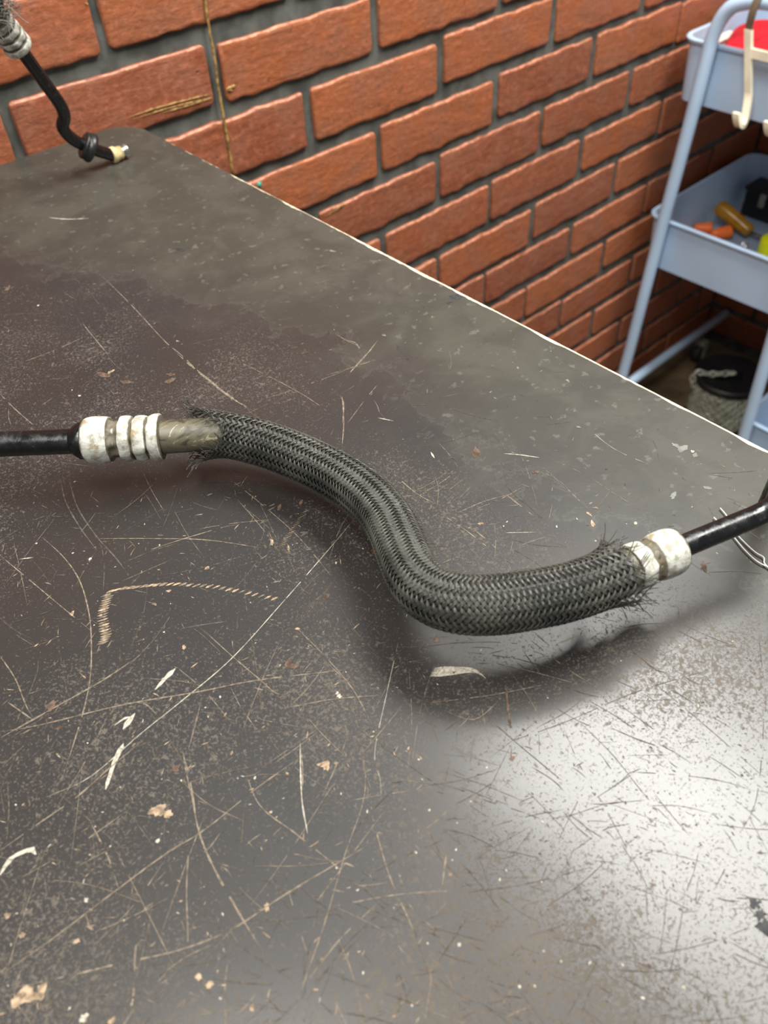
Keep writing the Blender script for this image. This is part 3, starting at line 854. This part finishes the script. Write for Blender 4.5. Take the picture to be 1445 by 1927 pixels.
def tanf(t):
    return float(np.interp(t, [0, .12, .25, .4, .55, .7, .85, 1], [.85, .95, 1.05, 1.2, 1.42, 1.42, 1.25, 1.0]))
braided_sleeve(hose, slf, .0112, 24, tanf, long_fn=rim, end0=.006, end1=.0062, seed=4, flare=.9)
# crimps
def axis_from(px0, px1):
    a, b_ = Vector(H(*px0)), Vector(H(*px1)); return a, (b_ - a).normalized(), (b_ - a).length
b = MB()
a, ax, L = axis_from((306, 822.5, .0275), (158, 829.5, .0285))
prof = [(0, .0090), (.0003, .0114), (.0012, .0121), (.0040, .0119), (.0060, .0112), (.0066, .0102), (.0072, .0112), (.0092, .0117), (.0122, .0116), (.0134, .0110), (.0140, .0101), (.0146, .0110), (.0166, .0117), (.0198, .0116),
        (.0206, .0109), (.0212, .0096), (.0236, .0095), (.0256, .0102), (.0266, .0117), (.0300, .0121), (.0345, .0120), (.0375, .0115), (.0392, .0104), (.0400, .0085)]
k_ = L * 1.0 / .0400
prof = [(z * k_, r) for z, r in prof]
amps = [0, 0, 0, .01, .06, .12, .07, .04, .04, .07, .12, .07, .04, .04, .07, .12, .12, .09, .03, .01, 0, 0, 0, 0]
crimp(b, a, ax, prof, 8, amps)
crimp_build(b, hose)
b = MB()
pp = [a + ax * (L - .002), a + ax * (L + .0012)]
b.lathe(a + ax * (L - .003), ax, [(0, .0085), (.0025, .0095), (.0050, .0094), (.0066, .0084), (.0085, .0070), (.0092, .0064), (.0094, .002)], 28)
left = [tuple(a + ax * (L + .004)), H(60, 833.5, .0292), H(0, 836, .0296), H(-120, 842, .030)]
lp = Vector(left[-1])
left += [tuple(lp + Vector((-.022, .013, -.0015))), tuple(lp + Vector((-.038, .022, -.009))), tuple(lp + Vector((-.046, .027, -.0235 + .0063 * 0)))]
p_, _ = spline(left, step=.002)
b.tube([Vector((q[0], q[1], max(q[2], TZ + .0066))) for q in p_], .0064, 24)
b.build('metal_pipe', M['pipe'], hose, smooth=True)
# right end
b = MB()
a, ax, L = axis_from((1186, 1070, .0350), (1279, 1031, .0345))
k_ = L / .0205
prof = [(0, .0088), (0, .0094), (.0010, .0100), (.0035, .0101), (.0052, .0096), (.0064, .0089), (.0074, .0086), (.0084, .0088), (.0095, .0096), (.0115, .0101), (.0150, .0102), (.0175, .0098), (.0192, .0088), (.0200, .0070), (.0205, .0050)]
prof = [(z * k_, r) for z, r in prof]
crimp(b, a, ax, prof, 8, [0, 0, .02, .03, .04, .06, .07, .06, .04, .02, .01, .0, 0, 0, 0])
crimp_build(b, hose)
right = [tuple(a + ax * (L - .002)), H(1320, 1013.5, .0345), H(1380, 989, .0345), H(1430, 968, .0350), H(1460, 948, .0375)]
rp = Vector(right[-1]); dr = Vector((.30, .11, 0)).normalized()
right += [tuple(rp + dr * .014 + Vector((0, 0, .001))), tuple(rp + dr * .026 + Vector((0, 0, -.007))), tuple(rp + dr * .031 + Vector((0, 0, -.020))), tuple(rp + dr * .033 + Vector((0, 0, -.0375 + .0052)))]
b = MB()
p_, _ = spline(right, step=.002)
b.tube([Vector((q[0], q[1], max(q[2], TZ + .0005))) for q in p_], .0049, 24)
b.build('metal_pipe', M['pipe'], hose, smooth=True)

# ------------------------------------------------------------------ second hose, far left
h2 = empty('air_conditioning_hose', on(200, 300, 2, TZ), 'black hose end with rubber ring and yellowed nipple at the far corner of the workbench', 'hose')
tip = on(235, 300, 1, -.078); tip.z = max(tip.z, TZ + .0065)
q1 = on(207, 290, 1, -.078)
ring = on(163, 275, 1, -.082)
b = MB()
path = [tuple(on(212, 292, 1, -.078)), tuple(on(185, 284, 1, -.080)), tuple(ring), tuple(on(137, 262, 1, -.083)), tuple(on(118, 240, 1, -.085)), tuple(on(121, 219, 1, -.088)), tuple(on(112, 195, 1, -.091)), tuple(on(80, 150, 1, -.096)), tuple(on(50, 108, 1, -.1)), tuple(on(33, 84, 1, -.102))]
p_, _ = spline(path, step=.0015)
b.tube([Vector((q[0], q[1], max(q[2], TZ + .0055))) for q in p_], .0050, 20)
b.build('metal_pipe', M['pipe'], h2, smooth=True)
b = MB(); ax = (Vector(path[2]) - Vector(path[3])).normalized(); ax = (ax + Vector((.1, -.35, 0))).normalized()
b.lathe(ring - ax * .0035, ax, [(0, .0050), (0, .0095), (.0008, .0108), (.0024, .0112), (.0030, .0104), (.0036, .0110), (.0060, .0120), (.0078, .0121), (.0090, .0114), (.0091, .0100), (.0078, .0092), (.0050, .0080), (.0045, .0050)], 40)
b.build('rubber_ring', M['grommet'], h2, smooth=True)
b = MB(); ax = (tip - Vector(path[0])).normalized()
st = Vector(path[0])
b.lathe(st - ax * .0015, ax, [(0, .0050), (.0004, .0064), (.0010, .0068), (.0038, .0068), (.0046, .0060), (.0060, .0056), (.0100, .0053)], 28)
b.build('nipple', M['brass'], h2, smooth=True)
b = MB(); b.lathe(st + ax * .0105, ax, [(0, .0050), (.0005, .0054), (.0030, .0055), (.0032, .0047), (.0020, .0044), (-.0018, .0043)], 28)
b.build('pipe_mouth', M['steel'], h2, smooth=True, sharp=40)
b = MB(); b.lathe(st + ax * .0088, ax, [(0, .0042), (.0010, .0042)], 24); b.build('bore_shade', M['core'], h2)  # dark disc painted in for the shade inside the pipe mouth
b = MB(); a = on(38, 92, 1, -.101); c2 = on(-6, 36, 1, -.108); ax = (c2 - a).normalized(); L = (c2 - a).length
prof = [(-.001, .004), (0, .0070), (.0010, .0098), (.0035, .0110), (.0062, .0108), (.0072, .0098), (.0082, .0097), (.0095, .0107), (.0125, .0108), (.0136, .0098), (.0146, .0097), (.0160, .0106), (.0190, .0107), (.0205, .0098), (.0215, .0098), (.0230, .0107), (.0260, .0107), (.0270, .0090)]
crimp(b, a, ax, prof, 8, [0, 0, 0, .01, .05, .10, .10, .06, .06, .10, .10, .06, .06, .1, .1, .06, .02, 0])
crimp_build(b, h2)
e0 = a + ax * .022
loop = [tuple(e0), tuple(e0 + ax * .03), tuple(e0 + ax * .07 + Vector((-.03, -.0, -.005))), (-.80, -.14, 1.06), (-.88, -.18, .98), (-.93, -.22, .925), (-.98, -.27, TZ + .0125), (-1.04, -.34, TZ + .0125)]
lp_, _ = spline(loop, step=.002)
b = MB(); b.tube([Vector(q) for q in lp_], .0083, 20); b.build('inner_hose', M['stained'], h2, smooth=True)
sl2, _ = spline([tuple(q) for q in lp_[5:-3:6]], step=.002)
b = MB(); b.tube([Vector(q) for q in sl2[2:-2]], .0098, 20); b.build('sleeve_lining', M['core'], h2, smooth=True)
braided_sleeve(h2, sl2, .0110, 24, lambda t: 1.1, fil=2, fr=.00026, end0=.009, end1=.005, seed=9, flare=1.0, sample=1.1)

# ------------------------------------------------------------------ loose wire under the right pipe
M['wire'] = simple('white_wire', lin(225, 222, 212), .4, var=.1)
for L_, lab in [([(1355, 956), (1368, 972), (1385, 1003), (1402, 1022), (1422, 1040), (1437, 1049), (1438, 1060), (1450, 1072)], 'thin white wire with a kinked tip, under the black pipe at right'),
                ([(1343, 974), (1362, 992), (1380, 1010), (1400, 1034), (1424, 1056), (1450, 1069), (1480, 1078)], 'thin white wire lying smooth beside the kinked one at right')]:
    p_, _ = spline([tuple(on(x, y, 2, TZ + .0011)) for x, y in L_], step=.0012)
    b = MB(); b.tube([Vector(q) for q in p_], .00035, 6)
    o = b.build('wire', M['wire'], smooth=True); tag(o, lab, 'wire')

# ------------------------------------------------------------------ utility cart
M['blue'] = simple('pale_blue_enamel', lin(190, 216, 243), .38, spec=.5, var=.04, vs=8)
def mesh_mat():
    mt = bpy.data.materials.new('blue_wire_mesh'); t = NT(mt); o = t.obj()
    v = t.new('ShaderNodeTexVoronoi'); v.distance = 'CHEBYCHEV'; t.set(v.inputs['Vector'], o); v.inputs['Scale'].default_value = 170; v.inputs['Randomness'].default_value = .15
    hole = t.ramp(v.outputs['Distance'], .25, .36, 1, 0)
    t.P('Base Color', t.mix(hole, lin(150, 168, 190), lin(36, 40, 46))); t.P('Roughness', .45)
    t.bump(hole, -.5, .001)
    return mt
M['mesh'] = mesh_mat()
cart = empty('utility_cart', (.67, -.2, 0), 'pale blue tube-framed utility cart with two deep trays, standing in the brick corner', 'cart')
def arch(x):
    c = [(x, -.046, .055), (x, -.0515, .15), (x, -.0565, .227), (x, -.0684, .469), (x, -.0775, .62), (x, -.0835, .745), (x, -.0865, .785), (x, -.100, .818), (x, -.125, .833), (x, -.155, .838),
         (x, -.195, .838), (x, -.235, .838), (x, -.265, .833), (x, -.288, .818), (x, -.302, .785), (x, -.305, .745), (x, -.310, .62), (x, -.3155, .45), (x, -.3220, .30), (x, -.3290, .147), (x, -.334, .055)]
    p_, _ = spline(c, step=.008); return [Vector(q) for q in p_]
XN, XF = .484, .862
for x in (XN, XF):
    b = MB(); b.tube(arch(x) if x == XN else [q for q in arch(x) if q.z > .384], .0108, 18); b.build('frame_tube', M['blue'], cart, smooth=True)
for y in (-.049,):
    b = MB(); b.tube([(XN, y, .098), (XN + .12, y, .098), (XF + .03, y, .098)], .0100, 16); b.build('bottom_rail', M['blue'], cart, smooth=True)
M['caster_rim'] = simple('grey_plastic_caster', lin(150, 148, 138), .5, var=.15)
M['tyre'] = simple('black_tyre', lin(36, 36, 36), .6)
for x in (XN, XF - .045):
    for y in (-.046, -.334):
        if x != XN and y < -.1: continue
        b = MB(); b.box((x, y, .052), (.022, .026, .012), bev=.003)
        for s in (-1, 1): b.box((x, y + s * .013, .034), (.016, .003, .036), bev=.001)
        fk = b.build('caster', M['caster_rim'], cart)
        b = MB(); b.lathe((x - cart.location.x, y - cart.location.y - .009, .024 ), (0, 1, 0), [(0, .008), (0, .022), (.002, .0240), (.016, .0240), (.018, .022), (.018, .008)], 24)
        w = b.build('wheel', M['tyre'], fk, smooth=True)
def tray(zr, zb, x0, x1, y0, y1, name):
    """open box with rounded corners, rolled rim and mesh floor; wall thickness real"""
    def rr_(x0, x1, y0, y1, r, z):
        o = []
        for cx, cy, a0 in [(x1 - r, y1 - r, 0), (x0 + r, y1 - r, PI / 2), (x0 + r, y0 + r, PI), (x1 - r, y0 + r, 1.5 * PI)]:
            for k in range(6):
                a = a0 + k * PI / 10; o.append((cx + r * math.cos(a), cy + r * math.sin(a), z))
        return o
    t = .0016; tp = .004
    rings = [rr_(x0 + tp, x1 - tp, y0 + tp, y1 - tp, .022, zb), rr_(x0, x1, y0, y1, .024, zr - .008), rr_(x0 - .005, x1 + .005, y0 - .005, y1 + .005, .028, zr - .006), rr_(x0 - .006, x1 + .006, y0 - .006, y1 + .006, .029, zr - .002), rr_(x0 - .004, x1 + .004, y0 - .004, y1 + .004, .028, zr),
             rr_(x0 + t, x1 - t, y0 + t, y1 - t, .023, zr - .001), rr_(x0 + tp + t, x1 - tp - t, y0 + tp + t, y1 - tp - t, .021, zb + t)]
    V = []; F = []; n = 24
    for q in rings: V += q
    for r in range(len(rings) - 1):
        for k in range(n): F.append((r * n + k, r * n + (k + 1) % n, (r + 1) * n + (k + 1) % n, (r + 1) * n + k))
    F.append(tuple(reversed(range(n))))
    b = MB(); b.add(V, F)
    o = b.build(name, M['blue'], cart, smooth=True, sharp=35)
    pl = rings[-1]
    f_ = mesh_obj('mesh_floor', [(p[0] - cart.location.x, p[1] - cart.location.y, p[2]) for p in pl] + [(p[0] - cart.location.x, p[1] - cart.location.y, p[2] - .0008) for p in pl], [tuple(range(n)), tuple(reversed(range(n, 2 * n)))], M['mesh'], o)
    return o
tray(.769, .676, .500, .846, -.365, -.030, 'tray')
tray(.481, .384, .500, .846, -.365, -.030, 'tray')
# basket on the floor below
M['blue_dim'] = M['blue']
bk = empty('mesh_basket', (.66, -.46, 0), 'pale blue mesh-bottomed basket on the floor at the foot of the cart', 'basket')
cart_l = cart; cart = bk
tray(.160, .004, .512, .846, -.62, -.306, 'basket_body')
cart = cart_l

# hook rack hung over the frame arch
M['cream'] = simple('cream_plastic', lin(240, 232, 206), .4, var=.06, vs=40)
rk = empty('hook_rack', (.47, -.17, .8), 'cream plastic rack with J hooks hung over the top tube of the blue cart', 'hook rack')
def ribbon(mb, pts, w, t_, wdir):
    """flat bar through pts, width w along wdir, thickness t_"""
    pts = [Vector(p) for p in pts]; wd = Vector(wdir).normalized(); v = []; f = []
    for i, p in enumerate(pts):
        T_ = (pts[min(i + 1, len(pts) - 1)] - pts[max(i - 1, 0)]).normalized(); nn = T_.cross(wd).normalized()
        for a, c in ((1, 1), (-1, 1), (-1, -1), (1, -1)): v.append(p + wd * a * w / 2 + nn * c * t_ / 2)
    for i in range(len(pts) - 1):
        for k in range(4): f.append((i * 4 + k, i * 4 + (k + 1) % 4, (i + 1) * 4 + (k + 1) % 4, (i + 1) * 4 + k))
    f.append((3, 2, 1, 0)); m_ = (len(pts) - 1) * 4; f.append((m_, m_ + 1, m_ + 2, m_ + 3))
    mb.add(v, f)
yh = -.1485
XR = .4655; tl = lambda p: (p[0], p[1] - (.806 - p[2]) * .30, p[2])
def hook(y):
    c = [(XR, y, .806), (XR, y, .775), (XR, y, .735), (XR, y, .724), (XR - .003, y, .712), (XR - .010, y, .695), (XR - .018, y, .688), (XR - .026, y, .690), (XR - .031, y, .699), (XR - .032, y, .708)]
    p_, _ = spline([tl(q) for q in c], step=.003); b = MB(); ribbon(b, p_, .0105, .0065, (0, 1, 0)); return b.build('hook', M['cream'], rk, smooth=True, sharp=40)
hook(yh); hook(yh - .050)
b = MB(); ribbon(b, [(XR, yh - .010, .778), (XR, yh - .05, .778), (XR, yh - .19, .778)], .012, .006, (0, 0, 1)); b.build('crossbar', M['cream'], rk)
hook(yh - .150)
M['hanger'] = simple('shaded_hanger', lin(120, 104, 86), .4, metal=.3, var=.1)  # brown tone is the shade on this part of the rack, painted in
b = MB()
p_, _ = spline([(XR, yh, .800), (XR - .001, yh, .825), (XN - .014, yh, .843), (XN, yh, .8525), (XN + .014, yh, .843), (XN + .018, yh, .825)], step=.003)
ribbon(b, p_, .0105, .003, (0, 1, 0)); b.build('hanger', M['hanger'], rk, smooth=True, sharp=40)

# ------------------------------------------------------------------ things in the trays
ZT, ZM = .676 + .0016, .384 + .0016
M['red'] = simple('red_cloth', lin(206, 22, 40), .7, var=.15, vs=40, bump=.3)
M['black'] = simple('black_plastic', lin(22, 23, 25), .5, var=.2)
M['white'] = simple('white_plastic', lin(228, 226, 210), .45, var=.05)
def lump(cx, cy, z0, sx, sy, sz, seed, name, mat, rot=0, power=3.0, n=28, wr=.05, thing=True):
    rn = random.Random(seed); V = []; F = []; m_ = 12
    ph = [rn.uniform(0, 6) for _ in range(6)]
    for j in range(m_ + 1):
        tz = j / m_; a = tz * PI
        for k in range(n):
            u = 2 * PI * k / n
            sg = lambda v: math.copysign(abs(v) ** (2 / power), v)
            s_ = sg(math.sin(a))
            wob = 1 + wr * (math.sin(3 * u + ph[0]) + .6 * math.sin(5 * u + ph[1] + 4 * tz) + .5 * math.sin(7 * tz * 3 + ph[2] + u))
            x = sx * s_ * sg(math.cos(u)) * wob; y = sy * s_ * sg(math.sin(u)) * wob; z = sz * (1 - sg(math.cos(a))) * (1 + (wob - 1) * .6 * (tz))
            V.append((x * math.cos(rot) - y * math.sin(rot), x * math.sin(rot) + y * math.cos(rot), max(0, z)))
    for j in range(m_):
        for k in range(n): F.append((j * n + k, j * n + (k + 1) % n, (j + 1) * n + (k + 1) % n, (j + 1) * n + k))
    return mesh_obj(name, V, F, mat, smooth=True, loc=(cx, cy, z0))
rc = lump(.608, -.134, ZT, .088, .082, .044, 3, 'red_cloth', M['red'], .41, 5.0, 32, .02); tag(rc, 'bundled red cloth filling the top tray of the blue cart', 'cloth')
# black tape roll and white cup beside the cloth
b = MB(); b.lathe((0, 0, 0), (0, 0, 1), [(0, .020), (0, .034), (.002, .035), (.030, .035), (.032, .034), (.032, .020), (0, .020)], 32)
o = b.build('tape_roll', M['black'], smooth=True, sharp=40); o.location = (.537, -.060, ZT); o.scale = (.75, .75, 1.5); tag(o, 'black roll of tape in the top tray beside the red cloth', 'tape roll')
b = MB(); b.box((0, 0, .034), (.060, .014, .068), bev=.004); b.box((0, 0, .0705), (.064, .018, .005), bev=.002)
o = b.build('plastic_tub', M['white']); o.location = (.590, -.0455, ZT); tag(o, 'narrow white plastic tub in the top tray behind the red cloth', 'tub')
# middle tray
M['amber'] = simple('amber_handle', lin(176, 124, 14), .25, spec=.6, var=.15, vs=30)
M['orange'] = simple('orange_plastic', lin(255, 120, 50), .45, var=.06)
M['yellow'] = simple('yellow_plastic', lin(244, 250, 10), .4, var=.03)
M['foil'] = simple('crumpled_foil', lin(235, 236, 240), .2, metal=.85, var=.1, vs=200, bump=.6)
M['bag'] = None
def clear_film():
    mt = bpy.data.materials.new('clear_film'); t = NT(mt)
    t.P('Base Color', lin(235, 232, 226)); t.P('Roughness', .25); t.P('Transmission Weight', .85); t.P('IOR', 1.12); t.P('Specular IOR Level', .8)
    t.P('Alpha', .45)
    t.bump(t.noise(t.obj(), 60, 4, .6), .8, .003)
    return mt
M['film'] = clear_film()
org = on(1350, 387, 1, -.056); org2 = on(1412, 437, 2, ZM + .016)
sd = empty('screwdriver', (org + org2) / 2 - Vector((0, 0, .016)), 'amber-handled screwdriver lying on the mesh floor of the middle tray', 'screwdriver')
ax = (org2 - org).normalized(); L = (org2 - org).length
b = MB(); b.lathe(org, ax, [(0, .004), (.001, .010), (.004, .0135), (.010, .0150), (.030, .0152), (L * .62, .0148), (L * .8, .0120), (L * .92, .0125), (L, .0105), (L + .001, .004)], 24, 0, 6, [0, .02, .04, .08, .10, .10, .05, 0, 0, 0])
b.build('handle', M['amber'], sd, smooth=True)
b = MB(); e_ = org2 + Vector((ax.x, ax.y, 0)).normalized() * .085; e_.z = ZM + .004
b.tube([org2 - ax * .003, (org2 + e_) / 2, e_], .0030, 12); b.build('shaft', M['steel'], sd, smooth=True)
def wire_cap(px, py, s, rot, lab):
    c = on(px, py, 2, ZM + .009); c.z = ZM
    b = MB()
    prof = [(0, .0), (0, .0085), (.002, .0092), (.010, .0085), (.020, .0066), (.025, .0056), (.0265, .003), (.0268, 0)]
    b.lathe((0, 0, 0), (1, 0, 0), [(z * s, r * s) for z, r in prof], 18, 0, 9, [0, .05, .08, .08, .06, .0, 0, 0])
    o = b.build('orange_plug', M['orange'], smooth=True); o.location = (c.x, c.y, ZM + .0092 * s); o.rotation_euler = (0, .0, rot)
    tag(o, lab, 'plug'); return o
wire_cap(1338, 432, 1.25, 2.2, 'orange plug half hidden by the near rim of the middle tray')
wire_cap(1372, 440, 1.45, 2.6, 'orange plug touching the near side of the amber screwdriver handle')
c = on(1401, 462, 2, ZM + .012); fb_ = lump(c.x, c.y, ZM, .0085, .0085, .009, 8, 'foil_ball', M['foil'], 0, 2.0, 18, .12); tag(fb_, 'small crumpled silver foil ball in the middle tray', 'foil ball')
c = on(1441, 474, 2, ZM + .03); b = MB(); b.lathe((0, 0, 0), (0, 0, 1), [(0, 0), (0, .024), (.003, .027), (.050, .027), (.053, .025), (.055, .018), (.056, 0)], 32)
o = b.build('yellow_cap', M['yellow'], smooth=True, sharp=50); o.location = (c.x + .012, c.y - .008, ZM); tag(o, 'bright yellow round cap at the near rim of the middle tray', 'cap')
c = on(1330, 400, 2, ZM + .012); pb = lump(c.x + .005, c.y, ZM, .040, .045, .014, 12, 'plastic_bag', M['film'], .4, 2.6, 26, .13); tag(pb, 'crinkled clear plastic bag lying in the left of the middle tray', 'bag')
# black organiser
a = on(1397, 385, 2, ZM + .055)
og = empty('parts_box', (.806, -.160, ZM), 'black plastic parts box at the back of the middle tray', 'box')
b = MB()
sz = (.052, .190, .052); cx, cy, cz = .808, -.160, ZM
b.box((cx, cy, cz + .026), sz, bev=.004); b.build('body', M['black'], og)
b = MB(); b.box((cx, cy, cz + .056), (sz[0] + .006, sz[1] + .006, .008), bev=.003)
for k in range(3): b.box((cx, cy - .05 + k * .05, cz + .0605), (sz[0] * .8, .006, .003), bev=.001)
b.build('lid', M['black'], og)
b = MB(); b.box((cx - sz[0] / 2 - .004, cy + .055, cz + .042), (.005, .012, .026), bev=.0015); b.build('latch', M['caster_rim'], og)

# ------------------------------------------------------------------ chain spool on the floor
M['zinc'] = simple('galvanised_links', lin(206, 208, 190), .35, metal=.35, var=.2, vs=60)
sx_, sy_ = .652, -.200
spz = empty('chain_spool', (sx_, sy_, 0), 'black spool wound with galvanised chain on the floor under the blue cart', 'spool')
b = MB(); b.lathe((sx_, sy_, 0), (0, 0, 1), [(0, 0), (0, .070), (.004, .072), (.010, .072), (.012, .070), (.012, .034), (.118, .034), (.118, .068), (.121, .071), (.128, .071), (.131, .068), (.129, .050), (.126, .028), (.112, .024), (.112, 0)], 44)
b.build('spool_body', M['black'], spz, smooth=True, sharp=35)
def links(mb, path, ln=.013, wr=.0016):
    p_, L_ = spline(path, step=ln * .74); p_ = [Vector(q) for q in p_]
    for i in range(len(p_) - 1):
        c = (p_[i] + p_[i + 1]) / 2; T_ = (p_[i + 1] - p_[i]).normalized(); U = T_.orthogonal().normalized(); Vv = T_.cross(U)
        ang = PI / 4 + (i % 2) * PI / 2; side = U * math.cos(ang) + Vv * math.sin(ang); nn = T_.cross(side)
        v = []; f = []; K = 10
        for k in range(K):
            a = 2 * PI * k / K
            cc = c + T_ * (ln / 2 * math.cos(a) * 1.05) + side * (ln * .32 * math.sin(a)); rd = (T_ * math.cos(a) + side * math.sin(a)).normalized()
            for j in range(4):
                q = 2 * PI * j / 4; v.append(cc + rd * wr * math.cos(q) + nn * wr * math.sin(q))
        for k in range(K):
            for j in range(4): f.append((k * 4 + j, k * 4 + (j + 1) % 4, ((k + 1) % K) * 4 + (j + 1) % 4, ((k + 1) % K) * 4 + j))
        mb.add(v, f)
b = MB()
for lay, R_ in ((0, .046), (1, .055), (2, .063)):
    hel = []
    turns = 9
    for k in range(turns * 14 + 1):
        a = 2 * PI * k / 14; hel.append((sx_ + R_ * math.cos(a), sy_ + R_ * math.sin(a), .020 + .088 * k / (turns * 14)))
    links(b, hel)
o = b.build('wound_chain', M['zinc'], spz, smooth=True); o['kind'] = 'stuff'
b = MB()
a1 = on(1382, 702, 2, .134); a2 = on(1335, 704, 2, .135); a3 = on(1309, 700, 2, .136); a4 = on(1303, 716, 2, .118); a5 = on(1306, 730, 2, .100); a6 = on(1316, 738, 2, .085)
links(b, [tuple(a1), tuple(a2), tuple(a3), tuple(a4), tuple(a5), tuple(a6)], .017, .0026)
b.build('chain_end', M['zinc'], spz, smooth=True)
